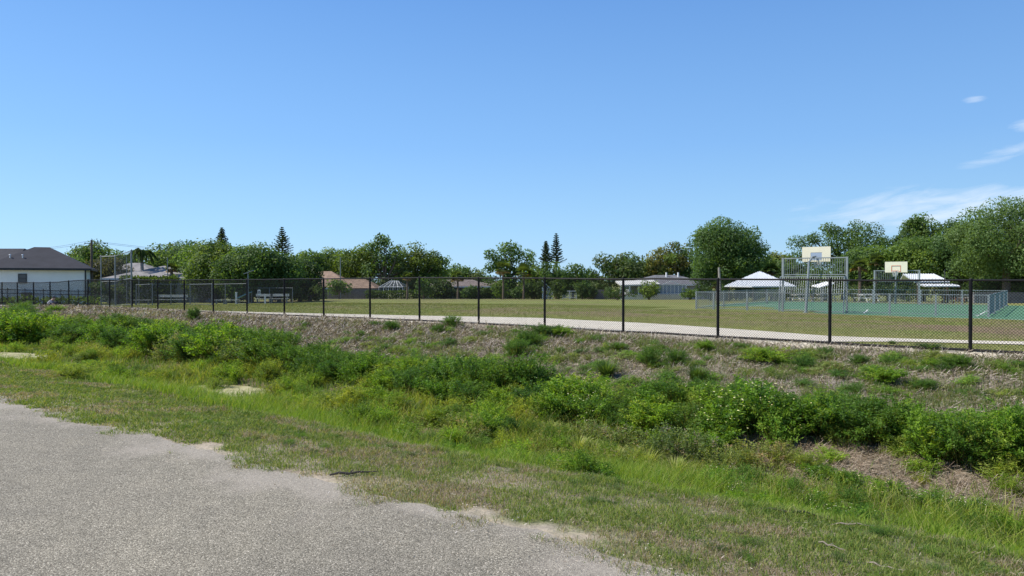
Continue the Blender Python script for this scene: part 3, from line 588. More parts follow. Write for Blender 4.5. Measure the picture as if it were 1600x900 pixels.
# uncountable low weeds filling the ditch and the foot of the bank
def tiled(name, spots, kinds, r_, frac=.5):
    Vs = []; Cs = []; cache = {}
    for (x, y, w, h) in spots:
        k = kinds[int(r_.integers(len(kinds)))]; me = BM[k][int(r_.integers(len(BM[k])))]
        if me.name not in cache:
            v_ = np.empty(len(me.vertices) * 3, np.float32); me.vertices.foreach_get('co', v_); c_ = np.empty(len(me.vertices) * 4, np.float32); me.color_attributes['Col'].data.foreach_get('color', c_); cache[me.name] = (v_.reshape(-1, 4, 3), c_.reshape(-1, 4, 4)[..., :3])
        v_, c_ = cache[me.name]; kk = r_.random(len(v_)) < frac; v_ = v_[kk].copy(); c_ = c_[kk] * r_.uniform(.8, 1.25); a_ = r_.uniform(0, 6.28)
        xx = (v_[..., 0] * cos(a_) - v_[..., 1] * sin(a_)) * w + x; yy = (v_[..., 0] * sin(a_) + v_[..., 1] * cos(a_)) * w + y; zz = v_[..., 2] * h + gz(xx, yy)
        Vs.append(np.stack([xx, yy, zz], -1)); Cs.append(c_)
    V = np.concatenate(Vs); C = np.concatenate(Cs); n = len(V); o = link(name, npmesh(name, V.reshape(-1, 3), np.arange(n * 4), np.full(n, 4), 'leaf', C.reshape(-1, 3))); o['kind'] = 'stuff'; return o
r_ = np.random.default_rng(77)
def spots_(n, u0, u1, v0, v1, w0, w1, h0, h1, mf=None, p=1.3):
    o = []
    while len(o) < n:
        u = u1 - (u1 - u0) * r_.random() ** p; v = r_.uniform(v0, v1)
        if mf is not None and r_.random() > mf(u, v): continue
        if bool(in_pond(np.array([u]), np.array([v + .35]), 1.3)[0]) or bool(in_pond(np.array([u]), np.array([v]), 1.25)[0]): continue
        x, y = uv2w(u, v); w = r_.uniform(w0, w1); o.append((x, y, w, r_.uniform(h0, h1)))
    return o
tiled('ditch_weeds', spots_(210, -42, -5.0, 8.8, 12.9, .35, .8, .2, .55, lambda u, v: 1 - .9 * float(sstep(-8.5, -6.5, u)) * (v > 10.6)), 'bbyybdp', r_)
tiled('row_foot_weeds', spots_(110, -40, .3, 11.9, 13.8, .4, .8, .3, .62, None, 1.15), 'bbydp', r_)
tiled('right_bank_weeds', spots_(230, -20, .8, 13.6, 19.4, .25, .7, .07, .24, lambda u, v: .2 + .8 * float(sstep(.38, .55, fbm(u * .6 + 1, v * .7, 3))), 1.0), 'bdpy', r_)
tiled('verge_weeds', spots_(420, -16, .6, 4.1, 6.4, .05, .2, .02, .07, lambda u, v: float(sstep(.35, .55, fbm(u * 1.3, v * 1.8, 3))), 1.2), 'bdpy', r_, .16)
tiled('low_leafy_weeds', spots_(60, -6.5, .3, 7.4, 9.9, .25, .55, .2, .42, lambda u, v: float(sstep(.4, .55, fbm(u * .9 + 2, v * .9, 3))), 1.0), 'bfdp', r_)
tiled('litter_edge_weeds', spots_(40, -7, .6, 10.3, 12.4, .2, .5, .08, .25, None, 1.0), 'bfpy', r_)
tiled('near_ditch_weeds', spots_(170, -14, .5, 6.4, 10.2, .22, .55, .12, .32, lambda u, v: float(sstep(7.6, 8.6, v)) if u < -5 else 1.0, 1.0), 'bfdp', r_)
tiled('bank_weeds', spots_(230, -50, .5, 14, 19.6, .18, .5, .06, .2, lambda u, v: .25 + .75 * float(sstep(.42, .6, fbm(u * .5 + 5, v * .6, 3)))), 'bdpy', r_)
# separate shrubs on the bare bank
BANK = [(704, 514, 495, 34, 'd', 'round dark shrub at the very foot of the fence in the middle'), (612, 518, 500, 24, 'd', 'small upright shrub below the fence, left of the round dark one'), (684, 522, 507, 26, 'd', 'low ragged shrub just under the round dark shrub'),
        (586, 510, 502, 16, 'd', 'tiny shrub below the fence, leftmost of three close together'), (766, 517, 508, 16, 'b', 'tiny light green tuft on the bank near the fence'), (738, 521, 512, 12, 'p', 'pale sprig on the bare bank under the fence'),
        (846, 528, 506, 44, 'd', 'tall dark bush spilling down the bank in the middle'), (875, 526, 512, 36, 'b', 'light green mound touching the tall dark bush at the fence'), (826, 545, 516, 44, 'd', 'dark bush below the tall one, halfway down the bank'), (806, 560, 530, 44, 'd', 'dark bush at the lower end of the spill on the bank'),
        (920, 536, 524, 18, 'p', 'small greyish shrub alone on the bank right of the tall bush'), (966, 552, 534, 34, 'd', 'dark green shrub on the bank, with a paler one right of it'), (1004, 545, 532, 18, 'p', 'pale round shrub between two dark ones on the bank'), (1032, 552, 538, 24, 'd', 'small dark round shrub just under the fence on the right half'),
        (1018, 576, 544, 34, 'd', 'upright dark shrub casting shade halfway up the bank'), (1058, 572, 548, 38, 'd', 'broad dark shrub halfway up the bank'), (1106, 550, 533, 28, 'b', 'fresh green shrub on the sandy strip near a fence post'), (950, 596, 558, 60, 'g', 'spiky grass tuft at the lower part of the bank'),
        (1092, 600, 560, 56, 'g', 'large arching grass tussock on the bank right of the shrubs'), (1140, 558, 546, 22, 'p', 'small grey shrub on the bank by the sandy strip'), (1205, 570, 544, 62, 'b', 'wide bright bush under the fence on the right'), (1260, 578, 556, 34, 'd', 'small dark bush right of the wide bright one'),
        (1310, 584, 562, 40, 'p', 'loose pale bush in the middle of the right bank'), (1345, 572, 556, 34, 'd', 'dark flat bush close under the fence'), (1392, 604, 572, 66, 'b', 'broad low green bush on the right bank'), (1405, 574, 553, 44, 'd', 'dark bush above the broad low one'), (1445, 614, 592, 36, 'd', 'small dark bush below and right of the broad one'),
        (1505, 577, 556, 46, 'd', 'dark bush under the rightmost fence post'), (1462, 576, 560, 30, 'b', 'small bright bush left of the one under the rightmost post'), (1562, 582, 565, 36, 'p', 'pale small shrub at the right edge of the bank'),
        (301, 503, 484, 22, 'd', 'lone dark round shrub at the fence on the left'), (80, 489, 476, 24, 'b', 'light green shrub at the fence in front of the seated person'), (124, 508, 489, 24, 'd', 'dark shrub alone on the bank at the far left'), (24, 492, 470, 34, 'd', 'leafy shrub at the left edge below the black fence'), (45, 512, 490, 40, 'p', 'pale weed on the bank at the far left'),
        (470, 520, 508, 20, 'p', 'small pale weed on the grey bank, left half'), (478, 512, 504, 12, 'd', 'little dark tuft on the grey bank, left half'), (1464, 548, 534, 70, 'g', 'strip of grass growing through the fence beside the path'), (1398, 538, 530, 22, 'g', 'small grass tuft behind the fence beside the path')]
for (px, py, tp, w, k, lb) in BANK: bush(px, py, tp, w, k, lb, None, 'grass_clump' if k == 'g' else 'shrub', 'grass' if k == 'g' else 'shrub')
# small sticks on the verge
def stick(px, py, ln, rz, r_, label, pale=False):
    x, y, z = ray(px, py); d = Vector((cos(rz), sin(rz), 0)); n_ = Vector((-d.y, d.x, 0)); mb = MB(); p = Vector((x, y, 0)); pts = []
    for i in range(6):
        s = (i / 5 - .5) * ln; q = p + d * s + n_ * sin(i * 2.1) * ln * .014; q.z = g1(q.x, q.y) + r_ + .006 + .015 * abs(sin(i * 1.7)); pts.append(q)
    mb.path(pts, [r_ * k for k in (.7, 1, 1, .8, .6, .35)], 6); mb.tube(pts[2], pts[2] + n_ * ln * .22 + d * ln * .12 + Vector((0, 0, .01)), r_ * .6, r_ * .25, 5)
    tag(mb.build('fallen_stick', 'straw_stick' if pale else 'dark_stick'), label, 'stick')
simple('straw_stick', (.26, .22, .18), .9, var=.2, scale=9); simple('dark_stick', (.05, .042, .036), .9, var=.3, scale=9)
stick(552, 745, .40, .35, .011, 'dark twisted stick lying in the grass near the road edge')
stick(1245, 806, .60, -.2, .008, 'long dark stick lying along the edge of the lush grass')
stick(1300, 860, .16, -.8, .005, 'short pale stick in the verge grass', True)
stick(1385, 893, .2, -.75, .005, 'pale thin stick in the grass near the bottom edge', True)
stick(1122, 773, .2, -1.0, .006, 'pale stick at the edge of the tall grass', True)
stick(365, 640, .3, -.2, .009, 'pale stick lying by the algae pond', True)
stick(1335, 825, .28, -.3, .006, 'pale stick beside the long dark one', True)

# ------------------------------------------------------------------ long chain link fence
FV0 = 21.29
def fence_pt(u): x, y = uv2w(u, FV0); return x, y
U0 = -1.62; PITCH = 3.08
POST_Y = [14.1, 16.05, 17.98, 19.97, 21.9, 23.85, 25.75, 27.6, 29.5, 31.3, 33.2, 35.0, 36.9, 38.8, 40.6, 42.4, 44.3, 46.1, 48.0, 49.8, 51.7, 53.5, 55.4, 57.3, 59.2]
post_us = [(FV0 * CU - y_) / SU for y_ in POST_Y]
fx0, fy0 = fence_pt(U0)
fence = empty('chain_link_fence', (fx0, fy0, 0), 'long black chain link fence running along the top of the ditch bank', 'fence')
FL = Vector((-fx0, -fy0, 0))
FH = 1.80
for pu in post_us:
    x, y = fence_pt(pu); z = g1(x, y); mb = MB(); r_ = .043
    mb.tube((x, y, z - .1), (x, y, z + FH + .02), r_, n=10); mb.tube((x, y, z + FH + .02), (x, y, z + FH + .055), r_ * 1.12, r_ * .5, n=10)
    mb.tube((x, y, z - .01), (x, y, z + .02), .1, .06, n=10)
    for zz in (.25, .65, 1.05, 1.45): mb.tube((x, y, z + zz), (x, y, z + zz + .022), r_ * 1.14, n=10)
    mb.build('post', 'black_paint', fence, FL)
def fence_line(name, hgt, r_):
    mb = MB(); pts = []
    for u_ in np.arange(post_us[-1], post_us[0] + .01, PITCH / 2):
        x, y = fence_pt(u_); pts.append((x, y, g1(x, y) + hgt))
    mb.path(pts, [r_] * len(pts), 7); mb.build(name, 'black_paint', fence, FL)
fence_line('top_rail', FH, .026); fence_line('bottom_rail', .05, .034)
def chain_mesh(p0, p1, h, z0f, pitch=.075, r_=.0043, seg=3, spikes=True):
    """two families of slanting wires between two ground points, as three sided prisms"""
    p0 = np.array(p0[:2], float); p1 = np.array(p1[:2], float); Ln = np.linalg.norm(p1 - p0); d = (p1 - p0) / Ln; nn = np.array([-d[1], d[0]])
    s0 = np.arange(-h, Ln, pitch); V = []; 
    for fam in (0, 1):
        a_ = s0.copy(); b_ = s0 + h
        zA = np.zeros_like(a_); zB = np.full_like(a_, h)
        lo = np.maximum(0, -a_); a2 = a_ + lo; zA = zA + lo; hi = np.maximum(0, b_ - Ln); b2 = b_ - hi; zB = zB - hi
        if fam: zA, zB = h - zA, h - zB
        k = np.abs(b2 - a2) > .01; a2, b2, zA, zB = a2[k], b2[k], zA[k], zB[k]
        ring = []
        for t_ in np.linspace(0, 1, seg + 1):
            s = a2 + (b2 - a2) * t_; z = zA + (zB - zA) * t_; x = p0[0] + d[0] * s; y = p0[1] + d[1] * s; z = z + z0f(x, y)
            for ang in (0, 2.1, 4.2):
                o1 = cos(ang) * r_ + (.002 if fam else -.002); o2 = sin(ang) * r_ * 1.3
                ring.append(np.stack([x + nn[0] * o1 + d[0] * o2, y + nn[1] * o1 + d[1] * o2, z], -1))
        V.append(np.stack(ring, 1))
    V = np.concatenate(V); n = len(V); b0 = (np.arange(n) * V.shape[1])[:, None]
    f = []
    for s in range(seg):
        for i in range(3): j = (i + 1) % 3; f.append([3 * s + i, 3 * s + j, 3 * s + 3 + j, 3 * s + 3 + i])
    lp = (b0[:, None, :] + np.array(f)[None]).reshape(-1, 4); VV_ = V.reshape(-1, 3)
    if spikes:
        s = np.arange(0, Ln, pitch); x = p0[0] + d[0] * s; y = p0[1] + d[1] * s; z = z0f(x, y) + h
        q = np.stack([np.stack([x - d[0] * .004, y - d[1] * .004, z], -1), np.stack([x + d[0] * .004, y + d[1] * .004, z], -1), np.stack([x + d[0] * .018, y + d[1] * .018, z + .035], -1), np.stack([x + d[0] * .011, y + d[1] * .011, z + .037], -1)], 1).reshape(-1, 3)
        lp = np.concatenate([lp, np.arange(len(q)).reshape(-1, 4) + len(VV_)]); VV_ = np.concatenate([VV_, q])
    return VV_, lp
xa, ya = fence_pt(post_us[-1]); xb, yb = fence_pt(post_us[0])
V_, lp = chain_mesh((xa, ya), (xb, yb), FH - .03, lambda x, y: gz(x, y) + .04)
V_ += np.array([-fx0, -fy0, 0]) * 1.0
link('chain_mesh', npmesh('chain_mesh', V_, lp, np.full(len(lp), 4), 'black_paint'), fence)

# ------------------------------------------------------------------ ball court: goals, hoops, steel bar fencing
def uvp(u, v, z=0): x, y = uv2w(u, v); return Vector((x, y, z + CZ))
GC = -10.6
court = empty('court_barrier', uvp(GC, 42.2), 'low blue grey steel bar fencing round the green ball court', 'fence')
def rel(o_root): return -Vector(o_root.location)
def bar_panel(root, a_, b_, z0, z1, name='bar_panel', step=.115, r_=.011, rail=.03, off=(0, 0, 0), lean=0.0):
    mb = MB(); a_ = Vector(a_); b_ = Vector(b_); d = b_ - a_; n_ = max(2, int(d.length / step)); side = Vector((-d.y, d.x, 0)).normalized() * lean
    A0 = a_ + Vector((0, 0, z0)) ; B0 = b_ + Vector((0, 0, z0)); A1 = a_ + side + Vector((0, 0, z1)); B1 = b_ + side + Vector((0, 0, z1))
    mb.bar(A0, B0, rail, rail); mb.bar(A1, B1, rail * 1.3, rail * 1.3)
    for i in range(1, n_): t_ = i / n_; mb.tube(A0.lerp(B0, t_), A1.lerp(B1, t_), r_, n=5, cap=False)
    return mb.build(name, 'blue_steel', root, rel(root))
def sq_post(root, p, h, w=.09, name='post'):
    mb = MB(); mb.box((p[0], p[1], CZ + h / 2), (w, w, h), -.645); mb.box((p[0], p[1], CZ + .01), (w * 2.2, w * 2.2, .02), -.645); return mb.build(name, 'blue_steel', root, rel(root))
LH = 1.08
runs = [[(-17.5, 42.2), (-16.4, 42.2), (-14.35, 42.2), (-12.3, 42.2)], [(-8.9, 42.2), (-6.8, 42.2), (-4.7, 42.2), (-2.45, 42.2)], [(-2.45, 42.2), (-2.45, 46.8), (-2.45, 51.4), (-2.45, 56), (-2.45, 60.5)],
        [(-17.5, 42.2), (-17.5, 46.8), (-17.5, 51.4), (-17.5, 56), (-17.5, 60.5)], [(-17.5, 60.5), (-14.1, 60.5), (-10.9, 60.5)], [(-7.7, 60.5), (-5.1, 60.5), (-2.45, 60.5)]]
seen = set()
for run in runs:
    for p, q in zip(run[:-1], run[1:]): bar_panel(court, uvp(*p), uvp(*q), .1, LH, r_=.009)
    for p in run:
        if p not in seen: seen.add(p); sq_post(court, uvp(*p), LH + .03)
def goal(name, u0, u1, v, H, mid, label, out, board, rim_z):
    """tall bar screen with a goal recess below and a backboard above; out = +1 when the outside faces +v"""
    root = empty(name, uvp((u0 + u1) / 2, v), label, 'ball goal')
    for u_ in (u0, u1): sq_post(root, uvp(u_, v), H + .04, .11)
    bar_panel(root, uvp(u0, v), uvp(u1, v), mid + .06, H, 'upper_bar_screen', .12, .012, .045)
    rec = .55 * out
    a_, b_ = uvp(u0 - .05, v + rec), uvp(u1 - .05, v + rec)
    mb = MB(); ta, tb = uvp(u0 - .1, v + rec * .25, mid - .05), uvp(u1 - .1, v + rec * .25, mid - .05)
    n_ = int((u1 - u0) / .115)
    for i in range(n_ + 1): mb.tube(a_.lerp(b_, i / n_) + Vector((0, 0, LH)), ta.lerp(tb, i / n_), .011, n=5, cap=False)
    for i in range(1, n_): mb.tube(a_.lerp(b_, i / n_) + Vector((0, 0, .1)), a_.lerp(b_, i / n_) + Vector((0, 0, LH)), .011, n=5, cap=False)
    for z_ in (.1, LH): mb.bar(a_ + Vector((0, 0, z_)), b_ + Vector((0, 0, z_)), .035, .035)
    mb.build('lower_bar_screen', 'blue_steel', root, rel(root))
    mb = MB(); mb.bar(ta, tb, .05, .05)
    for p, t_ in ((a_, ta), (b_, tb)): mb.bar(p, t_, .055, .055); mb.bar(t_, uvp(u0 if p == a_ else u1, v, mid - .05), .04, .04)
    mb.build('goal_frame', 'blue_steel', root, rel(root))
    # post and arm of the hoop
    uc = (u0 + u1) / 2 - .1; bw, bh, bz = board
    mb = MB(); foot = uvp(uc - .12, v + rec * 1.5); knee = uvp(uc - .02, v + rec * 1.1, bz - bh * .55); tip = uvp(uc + .1, v - .30 * out, bz - .12)
    mb.path([foot, foot.lerp(knee, .55), knee, knee.lerp(tip, .5) + Vector((0, 0, .12)), tip], [.075, .065, .055, .05, .045], 10); mb.tube(foot - Vector((0, 0, .02)), foot + Vector((0, 0, .03)), .16, n=10)
    mb.build('hoop_post', 'blue_steel', root, rel(root), smooth=False)
    bx = uvp(uc + .12, v - .36 * out, bz); rz = -.645
    ux = Vector((CU, -SU, 0)); vx = Vector((SU, CU, 0)); f = MB(); iw, ih, iz = .60, .44, -.12
    def pl(cu_, cz_, w_, h_, t_=.03): f.box(bx + ux * cu_ + Vector((0, 0, cz_)), (w_, t_, h_), rz)
    pl(0, (bh / 2 + iz + ih / 2) / 2, bw, bh / 2 - iz - ih / 2); pl(0, (-bh / 2 + iz - ih / 2) / 2, bw, bh / 2 + iz - ih / 2)
    sw = (bw - iw) / 2
    for sg in (-1, 1): pl(sg * (iw / 2 + sw / 2), iz, sw, ih)
    bd = f.build('backboard', 'cream_board', root, rel(root))
    g_ = MB(); g_.box(bx + Vector((0, 0, iz)), (iw - .004, .012, ih - .004), rz); g_.build('target_panel', 'clear_board' if out < 0 else 'cream_board', bd)
    k = MB()
    for sg in (-1, 1): k.box(bx + ux * sg * iw / 2 - vx * .022 * out + Vector((0, 0, iz)), (.03, .012, ih + .03), rz)
    for sg in (-1, 1): k.box(bx - vx * .022 * out + Vector((0, 0, iz + sg * ih / 2)), (iw, .013, .03), rz)
    k.build('target_outline', 'dark_trim' if out < 0 else 'rim_orange', bd)
    rr = .23; c_ = bx - vx * out * (.12 + rr); c_.z = CZ + rim_z; mb = MB(); nn = 20
    pr = [c_ + Vector((cos(2 * pi * i / nn) * rr, sin(2 * pi * i / nn) * rr, 0)) for i in range(nn + 1)]
    mb.path(pr, [.014] * (nn + 1), 6); mb.bar(bx + Vector((0, 0, c_.z - bx.z)), c_ + vx * out * rr, .09, .03); rm = mb.build('rim', 'rim_orange', root, rel(root))
    mb = MB()
    for i in range(12):
        a0 = 2 * pi * i / 12
        for sg in (-1, 1):
            pts = [c_ + Vector((cos(a0 + sg * t_ * .9) * rr * (1 - .45 * t_), sin(a0 + sg * t_ * .9) * rr * (1 - .45 * t_), -.42 * t_)) for t_ in (0, .33, .66, 1)]
            mb.path(pts, [.007] * 4, 4)
    mb.build('net', 'net_white', rm)
    return root
goal('ball_goal', GC - 1.7, GC + 1.7, 42.2, 3.05, 2.06, 'near tall steel bar goal with cream backboard seen from behind', -1, (1.52, .84, 3.27), 2.92)
goal('ball_goal', GC - .2, GC + 2.8, 60.5, 2.52, 1.75, 'far steel bar goal with cream backboard and orange rim facing us', 1, (1.5, .80, 2.78), 2.5)

# ------------------------------------------------------------------ shelters, tables and small park things behind the court
def hip_roof(mb, c, w, d, z0, h, ridge, rz, over=0.0, th=.12):
    """hip roof: half sizes from w, d; ridge = ridge length along local x"""
    def T(x, y, z): return (c[0] + x * cos(rz) - y * sin(rz), c[1] + x * sin(rz) + y * cos(rz), z)
    a_, b_ = w / 2 + over, d / 2 + over
    vs = [T(-a_, -b_, z0), T(a_, -b_, z0), T(a_, b_, z0), T(-a_, b_, z0), T(-ridge / 2, 0, z0 + h), T(ridge / 2, 0, z0 + h)]
    vs += [T(-a_, -b_, z0 - th), T(a_, -b_, z0 - th), T(a_, b_, z0 - th), T(-a_, b_, z0 - th)]
    mb.add(vs, [(0, 1, 5, 4), (1, 2, 5), (2, 3, 4, 5), (3, 0, 4), (0, 6, 7, 1), (1, 7, 8, 2), (2, 8, 9, 3), (3, 9, 6, 0), (6, 9, 8, 7)]); return T
def ribs_on(mb, T, w, d, z0, h, ridge, over, n=14):
    a_, b_ = w / 2 + over, d / 2 + over
    for sgn in (-1, 1):
        for i in range(n + 1):
            x = -a_ + 2 * a_ * i / n; lim = ridge / 2
            t_ = 1.0 if abs(x) <= lim else max(0, (a_ - abs(x)) / (a_ - lim))
            if t_ > .03: mb.bar(T(x, sgn * b_, z0 + .02), T(x, sgn * b_ * (1 - t_), z0 + h * t_ + .02), .05, .05)
        m_ = max(4, int(n * d / w))
        for i in range(m_ + 1):
            y = -b_ + 2 * b_ * i / m_; t_ = 1 - abs(y) / b_
            if t_ > .03: mb.bar(T(sgn * a_, y, z0 + .02), T(sgn * (a_ - (a_ - ridge / 2) * t_), y, z0 + h * t_ + .02), .05, .05)
def shelter(px, Y, w, d, eave_py, top_py, ridge, rz, label, two_tier=False, nm='picnic_shelter'):
    p = at(px, Y); root = empty(nm, p, label, 'shelter'); z0 = zpx(eave_py, Y); h = zpx(top_py, Y) - z0
    mb = MB(); T = hip_roof(mb, p, w, d, z0, h, ridge, rz, 0, .1); ro = mb.build('roof', 'roof_metal', root, -p)
    mb = MB(); ribs_on(mb, T, w, d, z0, h, ridge, 0, 16); mb.build('roof_seams', 'roof_metal', ro)
    for sx in (-1, 1):
        for sy in (-1, 1):
            q = T(sx * (w / 2 - .35), sy * (d / 2 - .35), 0); mb = MB(); mb.tube((q[0], q[1], p.z - .1), (q[0], q[1], z0), .07, n=8); mb.build('post', 'bark', root, -p)
    return root
shelter(1187, 74, 5.1, 5.1, 447, 424.5, .3, .25, 'white metal hip roof picnic shelter left of the near goal')
# gable shelter with a lower visor, right
Yr = 66; p = at(1443, Yr); root = empty('gable_shelter', p, 'white ribbed metal roof shelter beside the far goal', 'shelter')
ro = None; mb = MB(); x0, x1 = at(1411, Yr).x, at(1458, Yr).x; zt, zm, zb = zpx(428, Yr), zpx(440, Yr - 1.6), zpx(446.5, Yr - 2.4)
mb.add([(x0, Yr, zt), (x1, Yr, zt), (x1 + .55, Yr - 1.6, zm), (x0 + .15, Yr - 1.6, zm), (x0, Yr, zt - .08), (x1, Yr, zt - .08), (x1 + .55, Yr - 1.6, zm - .08), (x0 + .15, Yr - 1.6, zm - .08), (x0 + .3, Yr + 1.2, zb + .4), (x1, Yr + 1.2, zb + .4), (x0 + .3, Yr + 1.2, zb + .32), (x1, Yr + 1.2, zb + .32)],
       [(0, 3, 2, 1), (4, 5, 6, 7), (0, 4, 7, 3), (1, 2, 6, 5), (3, 7, 6, 2), (0, 1, 9, 8), (4, 10, 11, 5), (8, 9, 11, 10), (0, 8, 10, 4), (1, 5, 11, 9)])
mb.add([(x0 + .3, Yr - 1.75, zm - .22), (x1 + .6, Yr - 1.75, zm - .22), (x1 + .85, Yr - 2.6, zb - .02), (x0 + .6, Yr - 2.6, zb - .02), (x0 + .3, Yr - 1.75, zm - .3), (x1 + .6, Yr - 1.75, zm - .3), (x1 + .85, Yr - 2.6, zb - .1), (x0 + .6, Yr - 2.6, zb - .1)], [(0, 3, 2, 1), (4, 5, 6, 7), (0, 4, 7, 3), (1, 2, 6, 5), (3, 7, 6, 2), (0, 1, 5, 4)])
ro = mb.build('roof', 'roof_metal', root, -p); mb = MB()
for i in range(13):
    t_ = i / 12; a_ = Vector((x0, Yr, zt + .02)).lerp(Vector((x1, Yr, zt + .02)), t_); b_ = Vector((x0 + .15, Yr - 1.6, zm + .02)).lerp(Vector((x1 + .55, Yr - 1.6, zm + .02)), t_); mb.bar(a_, b_, .05, .05)
    a_ = Vector((x0 + .3, Yr - 1.75, zm - .2)).lerp(Vector((x1 + .6, Yr - 1.75, zm - .2)), t_); b_ = Vector((x0 + .6, Yr - 2.6, zb)).lerp(Vector((x1 + .85, Yr - 2.6, zb)), t_); mb.bar(a_, b_, .05, .05)
mb.build('roof_seams', 'roof_metal', ro)
for xx, yy in ((x0 + .4, Yr - 1.7), (x1 + .3, Yr - 1.7), (x0 + .4, Yr + 2), (x1 - .2, Yr + 2)):
    mb = MB(); mb.tube((xx, yy, p.z - .1), (xx, yy, zm - .1), .08, n=8); mb.build('post', 'bark', root, -p)
# small tilted canopy seen through the near goal
p = at(1294, 68); root = empty('shade_canopy', p, 'small white tilted shade canopy seen through the near goal', 'canopy'); mb = MB()
a_, b_ = at(1281, 68, zpx(448.5, 68)), at(1304, 68, zpx(442, 68)); c_ = Vector((0, 1.9, .12))
mb.add([a_, b_, b_ + c_, a_ + c_, a_ - Vector((0, 0, .09)), b_ - Vector((0, 0, .09)), b_ + c_ - Vector((0, 0, .09)), a_ + c_ - Vector((0, 0, .09))], [(0, 1, 2, 3), (4, 7, 6, 5), (0, 4, 5, 1), (1, 5, 6, 2), (2, 6, 7, 3), (3, 7, 4, 0)])
mb.build('canopy_top', 'white_paint', root, -p)
for q in (a_ + Vector((.2, .1, 0)), b_ + Vector((-.2, 2, 0)), a_ + Vector((.2, 2, 0)), b_ + Vector((-.2, .1, 0))):
    mb = MB(); mb.tube((q.x, q.y, g1(q.x, q.y)), (q.x, q.y, q.z), .04, n=6); mb.build('leg', 'galvanised', root, -p)
def picnic_table(px, Y, rz, mat, label, group='picnic tables behind the court'):
    p = at(px, Y); root = empty('picnic_table', p, label, 'table', group, rz); mb = MB()
    for y_ in (-.3, 0, .3): mb.box((0, y_, .74), (1.8, .27, .05))
    mb.build('table_top', mat, root)
    for sg in (-1, 1): mb = MB(); mb.box((0, sg * .75, .44), (1.8, .28, .05)); mb.build('bench_seat', mat, root)
    for sx in (-.6, .6):
        mb = MB(); mb.bar((sx, -.75, 0), (sx, -.2, .72), .05, .08); mb.bar((sx, .75, 0), (sx, .2, .72), .05, .08); mb.bar((sx, -.85, .41), (sx, .85, .41), .05, .06); mb.build('leg_frame', mat, root)
picnic_table(1253, 66, .3, 'aged_white', 'pale picnic table seen through the left part of the near goal'); picnic_table(1292, 69, -.1, 'aged_white', 'pale picnic table under the tilted canopy behind the goal')
picnic_table(1357, 68, .2, 'white_paint', 'white picnic table left of the far goal'); picnic_table(1490, 66, .1, 'red_brown', 'reddish picnic table right of the white ribbed shelter'); picnic_table(1520, 70, -.2, 'aged_white', 'pale picnic table near the right end of the court')
p = at(1476, 64); mb = MB(); mb.tube((0, 0, 0), (0, 0, zpx(421, 64) - p.z), .05, .035, 8); mb.box((0, 0, .05), (.25, .25, .1)); tag(mb.build('light_pole', 'dark_trim', None, p), 'thin dark pole right of the white ribbed shelter', 'pole')
# low dark wall behind the picnic area at the far right
p = at(1578, 64); mb = MB(); mb.box((0, 0, .45), (7, .25, .9), .1); mb.box((0, 0, .93), (7.1, .32, .07), .1); tag(mb.build('low_wall', 'grey_wood', None, p), 'low dark wall behind the court at the right edge', 'wall')

# ------------------------------------------------------------------ ball field things on the left
def post(root, p, h, r_, mat='galvanised', name='post', cap=True):
    mb = MB(); mb.tube((p.x, p.y, p.z - .05), (p.x, p.y, p.z + h), r_, n=8)
    if cap: mb.tube((p.x, p.y, p.z + h), (p.x, p.y, p.z + h + .05), r_ * 1.2, r_ * .4, 8)
    return mb.build(name, mat, root, rel(root))
A_, B_, D_ = at(158, 57), at(180, 56.5), at(205.5, 52)
bs = empty('backstop', A_, 'tall grey chain link baseball backstop in front of the grey roofed houses', 'backstop')
for p, h, r_ in ((A_, 4.05, .045), (B_, 4.05, .055), (D_, 4.05, .062)): post(bs, p, h, r_)
mb = MB()
for zz in (4.0, 2.0, .1): mb.tube(A_ + Vector((0, 0, zz)), B_ + Vector((0, 0, zz)), .03, n=6); mb.tube(B_ + Vector((0, 0, zz)), D_ + Vector((0, 0, zz)), .03, n=6)
mb.build('rail', 'galvanised', bs, rel(bs))
for (p, q) in ((A_, B_), (B_, D_)):
    V_, lp = chain_mesh(p, q, 3.9, lambda x, y: gz(x, y) + .05, .12, .0016, 2, False); V_ = V_ - np.array(A_)
    link('chain_mesh', npmesh('chain_mesh', V_, lp, np.full(len(lp), 4), 'dull_wire'), bs)
def low_fence(pts, h, label, mat='galvanised', mesh=True, r_=.035, nm='field_fence'):
    root = empty(nm, pts[0], label, 'fence')
    for p in pts: post(root, p, h, r_, mat)
    for p, q in zip(pts[:-1], pts[1:]):
        mb = MB(); mb.tube(p + Vector((0, 0, h)), q + Vector((0, 0, h)), .028, n=6); mb.tube(p + Vector((0, 0, .06)), q + Vector((0, 0, .06)), .012, n=5); mb.build('rail', mat, root, rel(root))
        if mesh:
            V_, lp = chain_mesh(p, q, h - .05, lambda x, y: gz(x, y) + .03, .09, .0022, 2, False); V_ = V_ - np.array(pts[0]); link('chain_mesh', npmesh('chain_mesh', V_, lp, np.full(len(lp), 4), 'dull_wire'), root)
    return root
low_fence([at(213, 53), at(238, 52), at(267, 53), at(297, 54), at(331, 52)], 1.55, 'low grey chain link fence right of the backstop')
low_fence([at(331.5, 60), at(352, 60), at(386, 60)], 1.75, 'grey chain link fence panel behind the field benches')
low_fence([at(386, 74), at(421, 74), at(457, 74)], 1.55, 'distant grey chain link fence ending left of the orange roofed house')
